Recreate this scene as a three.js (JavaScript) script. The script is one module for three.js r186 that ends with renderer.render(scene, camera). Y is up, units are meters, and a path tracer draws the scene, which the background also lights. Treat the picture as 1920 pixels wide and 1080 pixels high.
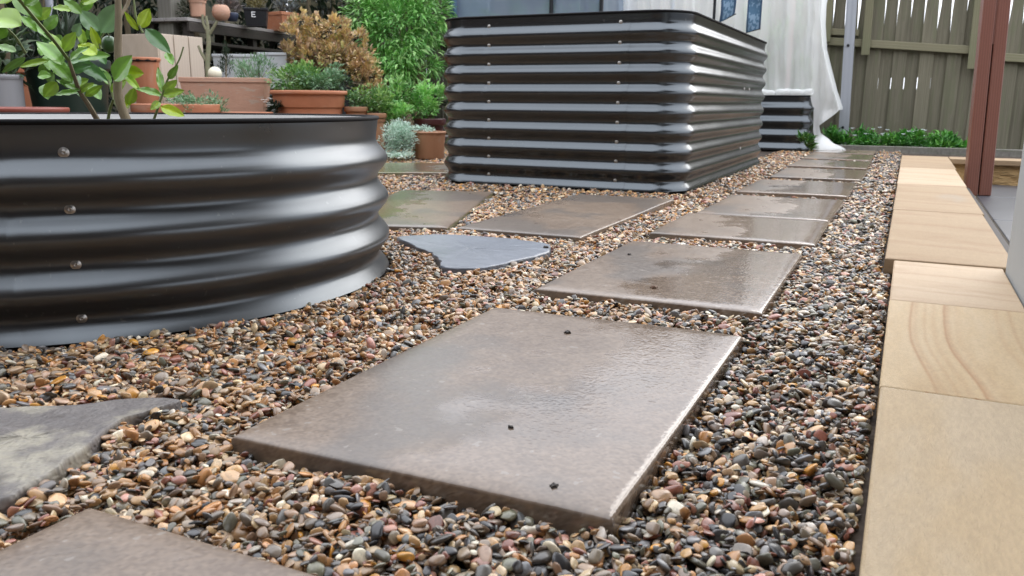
import * as THREE from 'three';
import { mergeGeometries, toCreasedNormals } from 'three/addons/utils/BufferGeometryUtils.js';
import { RoundedBoxGeometry } from 'three/addons/geometries/RoundedBoxGeometry.js';

// ------------------------------------------------------------------ camera, sky, light, exposure
const scene = new THREE.Scene();
const camera = new THREE.PerspectiveCamera(38.233, 16 / 9, 0.02, 400);
camera.position.set(0, 0.345, 0);
camera.rotation.set(THREE.MathUtils.degToRad(-12.667), THREE.MathUtils.degToRad(25.043), THREE.MathUtils.degToRad(0.476), 'YXZ');
camera.focus = 1.35; camera.userData.fStop = 15;
camera.updateMatrixWorld(true);
const EXPOSURE = 1.75, SKY = 1.9, SUN = 0.9;
{ // overcast sky: brighter towards the zenith, soft cloud structure all round
  const W = 512, H = 256, d = new Float32Array(W * H * 4), hash = (i, j) => { const s = Math.sin(i * 127.1 + j * 311.7) * 43758.5453; return s - Math.floor(s); };
  const vn = (x, y, px) => { const i = Math.floor(x), j = Math.floor(y), a = x - i, b = y - j, u = a * a * (3 - 2 * a), v = b * b * (3 - 2 * b), m = (k) => ((k % px) + px) % px;
    return (hash(m(i), j) * (1 - u) + hash(m(i + 1), j) * u) * (1 - v) + (hash(m(i), j + 1) * (1 - u) + hash(m(i + 1), j + 1) * u) * v; };
  for (let j = 0; j < H; j++) for (let i = 0; i < W; i++) {
    const el = ((j + 0.5) / H - 0.5) * Math.PI, s = Math.max(0, Math.sin(el)), k = (j * W + i) * 4;
    const c = vn(i / W * 12, j / H * 9, 12) * 0.6 + vn(i / W * 30, j / H * 24, 30) * 0.3 + vn(i / W * 64, j / H * 50, 64) * 0.1;
    const L = SKY * (1 + 1.1 * s) / 2.1 * (0.86 + 0.28 * c) * (el < 0 ? 0.5 : 1);
    d[k] = L * 0.955; d[k + 1] = L * 0.99; d[k + 2] = L * 1.07; d[k + 3] = 1;
  }
  const t = new THREE.DataTexture(d, W, H, THREE.RGBAFormat, THREE.FloatType);
  t.mapping = THREE.EquirectangularReflectionMapping; t.magFilter = t.minFilter = THREE.LinearFilter; t.wrapS = THREE.RepeatWrapping; t.needsUpdate = true;
  scene.background = t; scene.environment = t;
}
const sun = new THREE.DirectionalLight(0xfffaf3, SUN);
sun.position.set(1.8, 5.6, -11.6); sun.target.position.set(-0.8, 0, -2.5); scene.add(sun, sun.target);
sun.castShadow = true; sun.shadow.radius = 76; sun.shadow.mapSize.set(2048, 2048);
Object.assign(sun.shadow.camera, { left: -7, right: 7, top: 7, bottom: -7, near: 0.1, far: 40 });
const renderer = new THREE.WebGLRenderer({ antialias: true });
renderer.toneMapping = THREE.LinearToneMapping; renderer.toneMappingExposure = EXPOSURE;
renderer.shadowMap.enabled = true; renderer.outputColorSpace = THREE.SRGBColorSpace;

// ------------------------------------------------------------------ helpers
function RNG(a) { return () => { a |= 0; a = a + 0x6D2B79F5 | 0; let t = Math.imul(a ^ a >>> 15, 1 | a); t = t + Math.imul(t ^ t >>> 7, 61 | t) ^ t; return ((t ^ t >>> 14) >>> 0) / 4294967296; }; }
const V = (x, y, z) => new THREE.Vector3(x, y, z);
const rgb = (r, g, b) => new THREE.Color().setRGB(r, g, b);
const mix = (a, b, t) => a + (b - a) * t, clamp = (x, a = 0, b = 1) => Math.min(b, Math.max(a, x)), smooth = (a, b, x) => { const t = clamp((x - a) / (b - a)); return t * t * (3 - 2 * t); };
const gauss = (r) => Math.sqrt(-2 * Math.log(1 - r() * 0.9999)) * Math.cos(6.28318 * r());
const at = (px, py, depth) => V((px - 960) / 1558 * depth, -(py - 540) / 1558 * depth, -depth).applyMatrix4(camera.matrixWorld); // where a thing seen at that spot of the photo stands, so many metres off
const names = {};
const numbered = (n) => { const k = names[n] = (names[n] ?? -1) + 1; return k ? n + '_' + String(k).padStart(3, '0') : n; };
function tag(o, label, category, group, kind) { if (label) o.userData.label = label; if (category) o.userData.category = category; if (group) o.userData.group = group; if (kind) o.userData.kind = kind; return o; }
function thing(name, label, category, pos = [0, 0, 0], turn = 0, group) { const o = new THREE.Group(); o.name = numbered(name); o.position.set(...pos); o.rotation.y = turn; scene.add(o); return tag(o, label, category, group); }
function mesh(name, geo, mat, parent) { const m = new THREE.Mesh(geo, mat); m.name = parent ? name : numbered(name); m.castShadow = m.receiveShadow = true; (parent || scene).add(m); return m; }
const box = (w, h, d, x = 0, y = 0, z = 0, r = 0.004) => new RoundedBoxGeometry(w, h, d, 2, Math.min(r, w / 2.2, h / 2.2, d / 2.2)).translate(x, y, z);
function tube(pts, r0, r1, rad = 7, seg = 0) { // tapered tube along points
  const c = new THREE.CatmullRomCurve3(pts), n = seg || Math.max(4, pts.length * 4), g = new THREE.TubeGeometry(c, n, 1, rad, false), p = g.attributes.position;
  for (let i = 0; i <= n; i++) { const q = c.getPointAt(i / n), r = mix(r0, r1, i / n); for (let j = 0; j <= rad; j++) { const k = i * (rad + 1) + j; p.setXYZ(k, q.x + (p.getX(k) - q.x) * r, q.y + (p.getY(k) - q.y) * r, q.z + (p.getZ(k) - q.z) * r); } }
  g.computeVertexNormals(); return g;
}
const bare = (g) => { const h = g.index ? g.toNonIndexed() : g; for (const k of Object.keys(h.attributes)) if (!['position', 'normal', 'uv'].includes(k)) h.deleteAttribute(k); return h; };
const merge = (a) => mergeGeometries(a.map(bare));

// noise on a torus (period p), for textures
function noise2(seed) { const h = (i, j) => { let n = Math.imul(i, 374761393) + Math.imul(j, 668265263) + Math.imul(seed, 144665) | 0; n = Math.imul(n ^ n >>> 13, 1274126177); return ((n ^ n >>> 16) >>> 0) / 4294967296; };
  return (x, y, p, q = p) => { const i = Math.floor(x), j = Math.floor(y), a = x - i, b = y - j, u = a * a * (3 - 2 * a), v = b * b * (3 - 2 * b), m = (k) => ((k % p) + p) % p, n = (k) => ((k % q) + q) % q;
    return (h(m(i), n(j)) * (1 - u) + h(m(i + 1), n(j)) * u) * (1 - v) + (h(m(i), n(j + 1)) * (1 - u) + h(m(i + 1), n(j + 1)) * u) * v; }; }
function fbm(seed, base, oct) { const n = noise2(seed); return (u, v, sx = 1, sy = 1) => { let s = 0, a = 0.5, t = 0; for (let o = 0; o < oct; o++) { const px = base * sx * 2 ** o, py = base * sy * 2 ** o; s += a * n(u * px + o * 7, v * py + o * 3, px, py); t += a; a *= 0.55; } return s / t; }; }
const s8 = (x) => { x = clamp(x); return 255 * (x <= 0.0031308 ? 12.92 * x : 1.055 * x ** (1 / 2.4) - 0.055); };
function tex(W, H, fn, color = true, rx = 1, ry = 1) { // fn(u, v) -> [r, g, b] linear, or a number for data maps
  const d = new Uint8Array(W * H * 4);
  for (let j = 0; j < H; j++) for (let i = 0; i < W; i++) { const c = fn((i + 0.5) / W, (j + 0.5) / H), k = (j * W + i) * 4; if (color) { d[k] = s8(c[0]); d[k + 1] = s8(c[1]); d[k + 2] = s8(c[2]); } else d[k] = d[k + 1] = d[k + 2] = 255 * clamp(c); d[k + 3] = 255; }
  const t = new THREE.DataTexture(d, W, H); t.wrapS = t.wrapT = THREE.RepeatWrapping; t.magFilter = THREE.LinearFilter; t.minFilter = THREE.LinearMipmapLinearFilter; t.generateMipmaps = true;
  if (color) t.colorSpace = THREE.SRGBColorSpace; t.repeat.set(rx, ry); t.needsUpdate = true; return t;
}
const std = (o) => new THREE.MeshStandardMaterial(o), phys = (o) => new THREE.MeshPhysicalMaterial(o);
const lerp3 = (a, b, t) => [mix(a[0], b[0], t), mix(a[1], b[1], t), mix(a[2], b[2], t)];

// ------------------------------------------------------------------ materials
const M = {};
{
  const f1 = fbm(1, 4, 5), f2 = fbm(2, 24, 4), f3 = fbm(3, 3, 4), f4 = fbm(4, 90, 2), f5 = fbm(5, 7, 4), f6 = fbm(6, 12, 5), f7 = fbm(7, 256, 1);
  // wet brown concrete of the pavers; the sheet of texture covers 0.8 m
  const conc = (green) => (u, v) => { const a = f1(u, v), b = f2(u, v), c = f4(u, v), w = f3(u, v); let k = lerp3([0.15, 0.107, 0.076], [0.245, 0.183, 0.134], clamp(0.5 + (a - 0.5) * 1.3 + (b - 0.5) * 0.5 + (c - 0.5) * 0.6 + (f7(u, v) - 0.5) * 0.9));
    k = lerp3(k, [0.1, 0.092, 0.085], 0.55 * smooth(0.52, 0.66, w)); if (c > 0.8 && b > 0.55) k = lerp3(k, [0.3, 0.27, 0.24], 0.5);
    if (green) k = lerp3(k, [0.16, 0.155, 0.075], 0.9 * smooth(0.36, 0.58, f5(u, v) * 0.5 + (1 - u) * 0.5)); return k; };
  M.paverMap = tex(1024, 1024, conc(false), true, 1.25, 1.25); M.paverGreenMap = tex(512, 512, conc(true), true, 1.25, 1.25);
  M.paverRough = tex(1024, 1024, (u, v) => { const w = smooth(0.45, 0.58, f5(u, v) * 0.42 + f6(u, v) * 0.18 + f2(u, v) * 0.12 + 0.34 * (0.5 - 0.5 * Math.cos(u * 6.283)) - 0.03); return mix(0.34, 0.12, w) + (f4(u, v) - 0.5) * 0.1; }, false, 1.25, 1.25);
  M.paverBump = tex(1024, 1024, (u, v) => 0.22 * f2(u, v) + 0.3 * f4(u, v) + 0.14 * f6(u, v) + 0.3 * f7(u, v), false, 1.25, 1.25);
  M.paver = (dx, dy, green) => { const s = (t) => { const c = t.clone(); c.offset.set(dx, dy); c.needsUpdate = true; return c; };
    return phys({ map: s(green ? M.paverGreenMap : M.paverMap), roughnessMap: s(M.paverRough), bumpMap: s(M.paverBump), bumpScale: 0.00042, roughness: 1, specularIntensity: 1, clearcoat: 0.12, clearcoatRoughness: 0.22, ior: 1.5 }); };
  M.slate = phys({ map: tex(512, 512, (u, v) => lerp3([0.1, 0.112, 0.135], [0.165, 0.185, 0.22], clamp(f1(u, v, 1, 3) * 0.7 + f2(u, v) * 0.5 - 0.1)), true, 2.5, 2.5), bumpMap: tex(512, 512, (u, v) => f1(u, v, 1, 4) * 0.8 + f2(u, v) * 0.3, false, 2.5, 2.5), bumpScale: 0.004, roughness: 0.42, clearcoat: 0.4, clearcoatRoughness: 0.3 });
  M.flag = phys({ map: tex(512, 512, (u, v) => { const a = f1(u, v), b = f2(u, v), c = f4(u, v); let k = lerp3([0.11, 0.1, 0.098], [0.2, 0.182, 0.172], b); k = lerp3(k, [0.36, 0.33, 0.26], smooth(0.42, 0.58, a) * (0.45 + 0.55 * c)); k = lerp3(k, [0.055, 0.045, 0.04], 0.7 * smooth(0.5, 0.75, f5(u, v)) * smooth(0.3, 0.8, b)); return k; }, true, 3, 3), bumpMap: M.paverBump, bumpScale: 0.004, roughness: 0.5 });
  // soil, terracotta, timber, steel
  M.soil = std({ map: tex(512, 512, (u, v) => lerp3([0.02, 0.014, 0.01], [0.085, 0.06, 0.042], f2(u, v)), true, 1.5, 1.5), bumpMap: tex(256, 256, (u, v) => f2(u, v), false, 1.5, 1.5), bumpScale: 0.012, roughness: 0.9 });
  const terra = (a, b, st) => (u, v) => { let k = lerp3(a, b, clamp(f1(u, v) * 0.7 + f2(u, v) * 0.35)); return lerp3(k, [0.5, 0.42, 0.34], st * smooth(0.56, 0.72, f5(u, v, 1, 2))); };
  const terraM = (a, b, st, r = 0.6) => std({ map: tex(256, 256, terra(a, b, st)), roughness: r, bumpMap: tex(128, 128, (u, v) => f2(u, v), false, 2, 2), bumpScale: 0.001 });
  M.terra = terraM([0.36, 0.125, 0.06], [0.56, 0.23, 0.12], 0.25); M.terraPale = terraM([0.44, 0.24, 0.165], [0.62, 0.37, 0.26], 0.6); M.terraDark = terraM([0.2, 0.05, 0.035], [0.32, 0.09, 0.06], 0.1, 0.4); M.terraBrown = terraM([0.27, 0.125, 0.06], [0.4, 0.2, 0.11], 0.15);
  M.plasticDark = std({ color: rgb(0.012, 0.013, 0.016), roughness: 0.45 }); M.greenPot = std({ map: tex(128, 128, (u, v) => lerp3([0.008, 0.02, 0.014], [0.016, 0.035, 0.026], f1(u, v))), roughness: 0.35 });
  M.greyPot = std({ map: tex(128, 128, (u, v) => lerp3([0.2, 0.2, 0.21], [0.33, 0.33, 0.34], f1(u, v))), roughness: 0.6 }); M.maroon = std({ color: rgb(0.06, 0.018, 0.016), roughness: 0.35 });
  M.whitePlastic = std({ map: tex(128, 128, (u, v) => lerp3([0.42, 0.45, 0.47], [0.6, 0.62, 0.64], f1(u, v))), roughness: 0.4 });
  M.boneWhite = std({ color: rgb(0.78, 0.74, 0.58), roughness: 0.6 });
  const wood = (a, b, c) => (u, v) => { const g = f2(u, v * 0.08 + 0.3, 1, 1) * 0.5 + f4(u, v * 0.05, 1, 1) * 0.35 + f1(u, v) * 0.3; return lerp3(lerp3(a, b, clamp(g * 1.4 - 0.3)), c, 0.6 * smooth(0.5, 0.7, f5(u, v))); };
  M.palings = [0, 1, 2, 3].map((i) => std({ map: tex(256, 512, (u, v) => lerp3(wood([0.1, 0.093, 0.06], [0.22, 0.2, 0.145], [0.14, 0.145, 0.085])(u + i * 0.23, v + i * 0.37), [0.06, 0.055, 0.04], 0.16 * i * f1(u, v)), true, 4, 0.8), roughness: 0.85, bumpMap: M.grain = M.grain || tex(256, 256, (u, v) => f2(u, v * 0.1), false, 4, 1), bumpScale: 0.003 }));
  M.rail = std({ map: tex(256, 256, (u, v) => wood([0.13, 0.12, 0.07], [0.28, 0.255, 0.17], [0.18, 0.18, 0.1])(v, u), true, 1, 3), roughness: 0.85 });
  M.batten = std({ map: tex(256, 256, wood([0.12, 0.115, 0.065], [0.24, 0.22, 0.14], [0.15, 0.17, 0.09]), true, 4, 1), roughness: 0.85 });
  M.greyTimber = std({ map: tex(256, 256, wood([0.09, 0.085, 0.075], [0.24, 0.225, 0.195], [0.13, 0.14, 0.095]), true, 4, 1), roughness: 0.85 });
  M.paleTimber = std({ map: tex(256, 256, wood([0.46, 0.37, 0.29], [0.7, 0.6, 0.5], [0.6, 0.52, 0.41]), true, 5, 1), roughness: 0.8 });
  M.planter = std({ map: tex(256, 256, (u, v) => lerp3([0.5, 0.41, 0.31], [0.64, 0.54, 0.43], f1(u, v)), true, 2, 2), roughness: 0.85 });
  M.darkTimber = std({ map: tex(256, 256, wood([0.02, 0.016, 0.013], [0.06, 0.048, 0.04], [0.03, 0.028, 0.02]), true, 2, 1), roughness: 0.7 });
  M.shelfTop = std({ map: tex(256, 256, wood([0.24, 0.22, 0.21], [0.4, 0.38, 0.37], [0.28, 0.27, 0.25]), true, 2, 1), roughness: 0.5 });
  M.redTimber = phys({ map: tex(256, 512, (u, v) => lerp3(wood([0.075, 0.026, 0.017], [0.29, 0.1, 0.065], [0.18, 0.07, 0.045])(u, v), [0.36, 0.19, 0.14], 0.45 * smooth(0.58, 0.7, f2(u, v * 0.04))), true, 5, 1), roughness: 0.4, clearcoat: 0.25, clearcoatRoughness: 0.35, bumpMap: M.grain, bumpScale: 0.001 });
  const steel = (lo, hi, r0, r1, ior, tint) => phys({ map: tex(512, 512, (u, v) => { const g = f1(u, v); let k = lerp3(lo, hi, g); if (f4(u, v) > 0.86 && f5(u, v) > 0.5) k = lerp3(k, [0.16, 0.15, 0.14], 0.4); return k; }, true, 1.5, 1.5), roughnessMap: tex(256, 256, (u, v) => mix(r0, r1, f1(u, v)), false, 1.6, 1.6), roughness: 1, ior, specularColor: tint });
  M.steelRound = steel([0.024, 0.0216, 0.02], [0.034, 0.031, 0.0288], 0.24, 0.38, 1.9, rgb(0.84, 0.93, 1)); M.steelTall = steel([0.008, 0.008, 0.0085], [0.012, 0.0118, 0.0125], 0.19, 0.29, 1.9, rgb(0.84, 0.93, 1));
  M.lining = std({ color: rgb(0.9, 0.91, 0.9), roughness: 0.4 });
  M.rubber = phys({ color: rgb(0.006, 0.006, 0.007), roughness: 0.75, specularIntensity: 0.4 });
  M.screw = std({ color: rgb(0.42, 0.4, 0.37), metalness: 0.85, roughness: 0.34 });
  M.galv = std({ map: tex(128, 256, (u, v) => lerp3([0.3, 0.32, 0.36], [0.44, 0.46, 0.5], f1(u, v)), true, 2, 1), roughness: 0.45, metalness: 0.35 });
  M.blackMetal = std({ color: rgb(0.012, 0.013, 0.016), roughness: 0.4, metalness: 0.2 });
  M.paint = std({ map: tex(128, 256, (u, v) => lerp3([0.34, 0.355, 0.35], [0.39, 0.405, 0.4], f1(u, v)), true, 1, 1), roughness: 0.6 });
  M.concreteFloor = phys({ map: tex(256, 256, (u, v) => lerp3([0.04, 0.042, 0.05], [0.085, 0.09, 0.105], f1(u, v)), true, 1, 1), roughness: 0.35 });
  // sandstone
  const grain = (k, u, v, s = 0.1) => { const g = 1 + (f4(u, v) - 0.5) * s * 2 + (f2(u, v) - 0.5) * s; return [k[0] * g * 0.71, k[1] * g * 0.685, k[2] * g * 0.66]; };
  const sandM = (fn, o = {}) => phys({ map: tex(512, 512, fn, true, 1, 1), roughness: 0.62, bumpMap: M.sandBump = M.sandBump || tex(512, 512, (u, v) => f4(u, v), false, 4, 4), bumpScale: 0.0006, ...o });
  M.sandPlain = sandM((u, v) => grain(lerp3(lerp3([0.57, 0.43, 0.25], [0.62, 0.475, 0.29], f1(u, v)), [0.6, 0.49, 0.34], 0.6 * smooth(0.45, 0.7, f3(u + 0.3 * v, v - u * 0.4))), u, v));
  M.sandBand = sandM((u, v) => { const x = u - 0.15 * smooth(0.55, 0.0, v) * (0.5 + 0.5 * u) + 0.018 * (f1(u, v) - 0.5) + 0.045 * Math.sin(v * 2.6) - 0.045; let k = lerp3([0.62, 0.45, 0.24], [0.68, 0.53, 0.33], f1(u, v, 4, 1));
    const lines = [[0.155, 0.011, 0.75], [0.185, 0.02, 0.3], [0.25, 0.013, 0.28], [0.31, 0.02, 0.22], [0.385, 0.009, 0.85], [0.4, 0.022, 0.45], [0.47, 0.03, 0.14], [0.74, 0.02, 0.18], [0.83, 0.014, 0.3]];
    for (const [c, w, a] of lines) k = lerp3(k, [0.46, 0.25, 0.1], a * Math.exp(-(((x - c) / w) ** 2))); k = lerp3(k, [0.5, 0.33, 0.15], 0.5 * smooth(0.3, 0.0, v) * smooth(0.05, 0.25, u) * smooth(0.55, 0.3, u)); return grain(k, u, v); });
  const strata = (a, b, c, stains) => (u, v) => { const y = v + 0.05 * (f3(u, v) - 0.5) + 0.03 * u; const s = f2(0.1 + u * 0.05, y * 0.5), q = f1(0.5 + u * 0.08, y * 1.6); let k = lerp3(a, b, clamp(q * 2.2 - 0.6)); k = lerp3(k, c, 0.5 * smooth(0.46, 0.68, s)); if (stains) k = lerp3(k, [0.4, 0.37, 0.31], stains * smooth(0.2, 0.75, f3(u, v)) * smooth(0.22, 0.05, Math.hypot((u - 0.72) * 0.8, v - 0.45))); return grain(k, u, v, 0.06); };
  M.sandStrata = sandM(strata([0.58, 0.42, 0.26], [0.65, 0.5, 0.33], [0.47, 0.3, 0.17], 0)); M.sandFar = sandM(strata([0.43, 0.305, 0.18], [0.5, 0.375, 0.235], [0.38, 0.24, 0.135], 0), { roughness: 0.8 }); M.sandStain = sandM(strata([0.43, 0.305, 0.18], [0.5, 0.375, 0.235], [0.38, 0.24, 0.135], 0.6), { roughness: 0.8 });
  M.sandRock = std({ map: tex(256, 256, (u, v) => lerp3([0.3, 0.17, 0.06], [0.52, 0.36, 0.17], f1(u, v)), true, 3, 3), roughness: 0.85, bumpMap: tex(256, 256, (u, v) => f1(u, v), false, 3, 3), bumpScale: 0.02 });
  M.grout = std({ color: rgb(0.6, 0.52, 0.4), roughness: 0.9 });
  M.bark = std({ map: tex(128, 128, (u, v) => lerp3([0.1, 0.075, 0.04], [0.24, 0.19, 0.12], f2(u, v)), true, 2, 6), roughness: 0.8 }); M.greenStem = std({ color: rgb(0.12, 0.15, 0.045), roughness: 0.6 });
  M.leaf = (o = {}) => phys({ vertexColors: true, side: THREE.DoubleSide, roughness: 0.42, transmission: 0.45, thickness: 0, ior: 1.45, ...o });
  M.foliage = M.leaf({ roughness: 0.55 });
}

// ------------------------------------------------------------------ ground, patio floor
const soilSheet = (() => { const s = new THREE.Shape(); s.moveTo(-150, -150); s.lineTo(150, -150); s.lineTo(150, 150); s.lineTo(-150, 150); const h = new THREE.Path(); h.moveTo(0.19, 5.86); h.lineTo(6, 5.86); h.lineTo(6, -7); h.lineTo(0.19, -7); s.holes.push(h); return new THREE.ShapeGeometry(s).rotateX(-Math.PI / 2); })();
tag(mesh('ground', soilSheet.translate(0, -0.014, 0), M.soil), 'dark damp soil under and beyond the gravel', null, null, 'structure');
const patio = thing('patio_floor', 'wet grey paved floor lying below the sandstone edge at the right'); patio.userData.kind = 'structure';
for (let i = 0; i < 13; i++) for (let j = 0; j < 6; j++) mesh('floor_tile', box(0.96, 0.03, 0.96, 0.83 + j * 0.97, -0.125, -5.35 + i * 0.97, 0.004), M.concreteFloor, patio);
mesh('mortar_bed', new THREE.BoxGeometry(6.2, 0.05, 13.2).translate(3.25, -0.162, 0.6), M.grout, patio);

// ------------------------------------------------------------------ pavers
function paverGeo(w, l, t = 0.03, seed = 1) { // pillowed top with a rounded arris, slightly out of true
  const edge = (s) => { const e = [0, 0.0012, 0.003, 0.0055, 0.01, 0.017, 0.027, 0.04], m = []; for (let i = 1; i < 6; i++) m.push(0.04 + (s - 0.08) * i / 6); return [...e, ...m, ...e.map((x) => s - x).reverse()]; };
  const xs = edge(w), zs = edge(l), pos = [], uv = [], idx = [], r = RNG(seed), ph = r() * 6, n = xs.length, m = zs.length;
  const drop = (d) => 0.0032 * (1 - Math.sqrt(clamp(1 - (1 - clamp(d / 0.0055)) ** 2))) + 0.0026 * (1 - clamp(d / 0.032)) ** 2;
  for (let j = 0; j < m; j++) for (let i = 0; i < n; i++) { const x = xs[i], z = zs[j], d = Math.min(x, w - x, z, l - z); pos.push(x - w / 2, -drop(d) - 0.25 * drop(Math.max(Math.min(x, w - x), Math.min(z, l - z))) + 0.0006 * Math.sin(x * 14 + ph) * Math.sin(z * 11 + ph * 2), -z + l / 2); uv.push(x, z); }
  for (let j = 0; j < m - 1; j++) for (let i = 0; i < n - 1; i++) { const a = j * n + i; idx.push(a, a + 1, a + n + 1, a, a + n + 1, a + n); }
  const ring = []; for (let i = 0; i < n; i++) ring.push(i); for (let j = 1; j < m; j++) ring.push(j * n + n - 1); for (let i = n - 2; i >= 0; i--) ring.push((m - 1) * n + i); for (let j = m - 2; j > 0; j--) ring.push(j * n);
  const b = pos.length / 3; ring.forEach((k, q) => { pos.push(pos[k * 3], -t, pos[k * 3 + 2]); uv.push(uv[k * 2] + 0.03, uv[k * 2 + 1] + 0.03); });
  ring.forEach((k, q) => { const k2 = ring[(q + 1) % ring.length], q2 = (q + 1) % ring.length; idx.push(k, b + q, b + q2, k, b + q2, k2); });
  const g = new THREE.BufferGeometry(); g.setAttribute('position', new THREE.Float32BufferAttribute(pos, 3)); g.setAttribute('uv', new THREE.Float32BufferAttribute(uv, 2)); g.setIndex(idx); g.computeVertexNormals(); return g;
}
const blocked = []; // footprints that the gravel keeps clear of: {type, ...}
const pavers = [ // x, z of the middle, width, length, top, turn, texture offset, label
  [-0.389, -0.897, 0.404, 0.606, 0.016, 0.004, 0.0, 0.3, 'large brown concrete paver nearest the middle, with three dark lumps on it in place of shaded pits'],
  [-0.389, -1.663, 0.402, 0.602, 0.014, 0.006, 0.02, 0.1, 'second brown concrete paver of the path, with two crumbs and a glossy right side'],
  [-0.385, -2.336, 0.412, 0.45, 0.014, 0.012, 0.05, 0.72, 'third paver of the path, butted against the one behind it'],
  [-0.378, -2.868, 0.39, 0.59, 0.014, -0.006, 0.0, 0.5, 'fourth paver of the path, beside the near corner of the tall corrugated bed'],
  [-0.385, -3.62, 0.405, 0.6, 0.012, 0.004, 0.08, 0.2, 'fifth paver of the path, with a bright wet patch beside the tall bed'],
  [-0.372, -4.39, 0.402, 0.6, 0.012, -0.003, 0.0, 0.6, 'sixth paver of the path, beside the far half of the tall bed'],
  [-0.385, -5.15, 0.402, 0.6, 0.012, 0.005, 0.04, 0.9, 'seventh paver of the path, third from the far end'],
  [-0.395, -5.9, 0.402, 0.6, 0.011, 0.0, 0.0, 0.35, 'second paver from the far end of the path'],
  [-0.405, -6.58, 0.402, 0.56, 0.011, 0.004, 0.4, 0.05, 'farthest paver of the path, before the timber edging'],
  [-0.905, -2.43, 0.36, 0.94, 0.013, 0.0, 0.7, 0.65, 'dry brown paver lying in front of the tall corrugated bed'],
  [-1.425, -2.33, 0.36, 0.94, 0.012, 0.33, 0.55, 0.8, 'brown paver stained green, half behind the round bed'],
  [-2.2, -3.72, 0.6, 0.62, 0.012, 0.5, 0.3, 0.4, 'paver under the silver leaved plant at the far left'],
  [-0.387, -0.126, 0.404, 0.606, 0.015, 0.0, 0.02, 0.15, 'brown concrete paver cut off by the bottom left of the photo'],
];
const paverGeos = {};
pavers.forEach(([x, z, w, l, y, turn, du, dv, label], i) => {
  const m = mesh('paver', paverGeos[w + '_' + l] ||= paverGeo(w, l, 0.034, i + 1), M.paver(du, dv, i === 10 || i === 11), null);
  m.position.set(x, y, z); m.rotation.set(0.002 * Math.sin(i * 3), turn, 0.004 * Math.sin(i * 5 + 1)); tag(m, label, 'paver', 'brown concrete pavers laid in the gravel');
  blocked.push({ x, z, c: Math.cos(turn), s: Math.sin(turn), hw: w / 2, hl: l / 2 });
});
// irregular stones
function stone(name, label, pts, y, t, mat, seed) {
  const r = RNG(seed), c = new THREE.CatmullRomCurve3(pts.map(([x, z]) => V(x, 0, z)), true, 'catmullrom', 0.25), n = 60, cx = pts.reduce((a, p) => a + p[0], 0) / pts.length, cz = pts.reduce((a, p) => a + p[1], 0) / pts.length, pos = [], uv = [], idx = [];
  const rings = [0, 0.35, 0.65, 0.85, 0.95, 0.985, 1], P = c.getSpacedPoints(n).slice(0, n).map((p) => [p.x - cx + (r() - 0.5) * 0.006, p.z - cz + (r() - 0.5) * 0.006]);
  rings.forEach((k) => P.forEach(([px, pz]) => { pos.push(px * k, k === 1 ? -0.004 : (r() - 0.5) * 0.0016 + 0.002 * Math.sin(px * k * 20 + pz * 9), pz * k); uv.push(px * k, pz * k); })); P.forEach(([px, pz]) => { pos.push(px * 1.0, -t, pz * 1.0); uv.push(px + t, pz); });
  for (let j = 0; j < rings.length; j++) for (let i = 0; i < n; i++) { const a = j * n + i, b = j * n + (i + 1) % n; idx.push(a, a + n, b + n, a, b + n, b); }
  const g = new THREE.BufferGeometry(); g.setAttribute('position', new THREE.Float32BufferAttribute(pos, 3)); g.setAttribute('uv', new THREE.Float32BufferAttribute(uv, 2)); g.setIndex(idx); g.computeVertexNormals();
  // make faces point up
  const m = mesh(name, g, mat); m.position.set(cx, y, cz); tag(m, label, 'stepping stone'); blocked.push({ poly: P.map(([a, b]) => [a + cx, b + cz]) });
}
stone('stepping_stone', 'blue grey slate stepping stone with a pointed outline beside the round bed', [[-1.13, -1.735], [-1.063, -1.81], [-0.95, -1.85], [-0.872, -1.863], [-0.749, -1.812], [-0.713, -1.71], [-0.74, -1.58], [-0.766, -1.495], [-0.836, -1.452], [-0.87, -1.5], [-0.953, -1.6], [-1.04, -1.66]], 0.012, 0.03, M.slate, 5);
stone('stepping_stone', 'rough grey flagstone with pale and black patches at the left edge', [[-1.02, -0.43], [-0.89, -0.553], [-0.821, -0.601], [-0.77, -0.65], [-0.728, -0.662], [-0.726, -0.645], [-0.735, -0.577], [-0.699, -0.512], [-0.675, -0.439], [-0.671, -0.4], [-0.75, -0.3], [-0.9, -0.28]], 0.008, 0.03, M.flag, 6);
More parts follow.
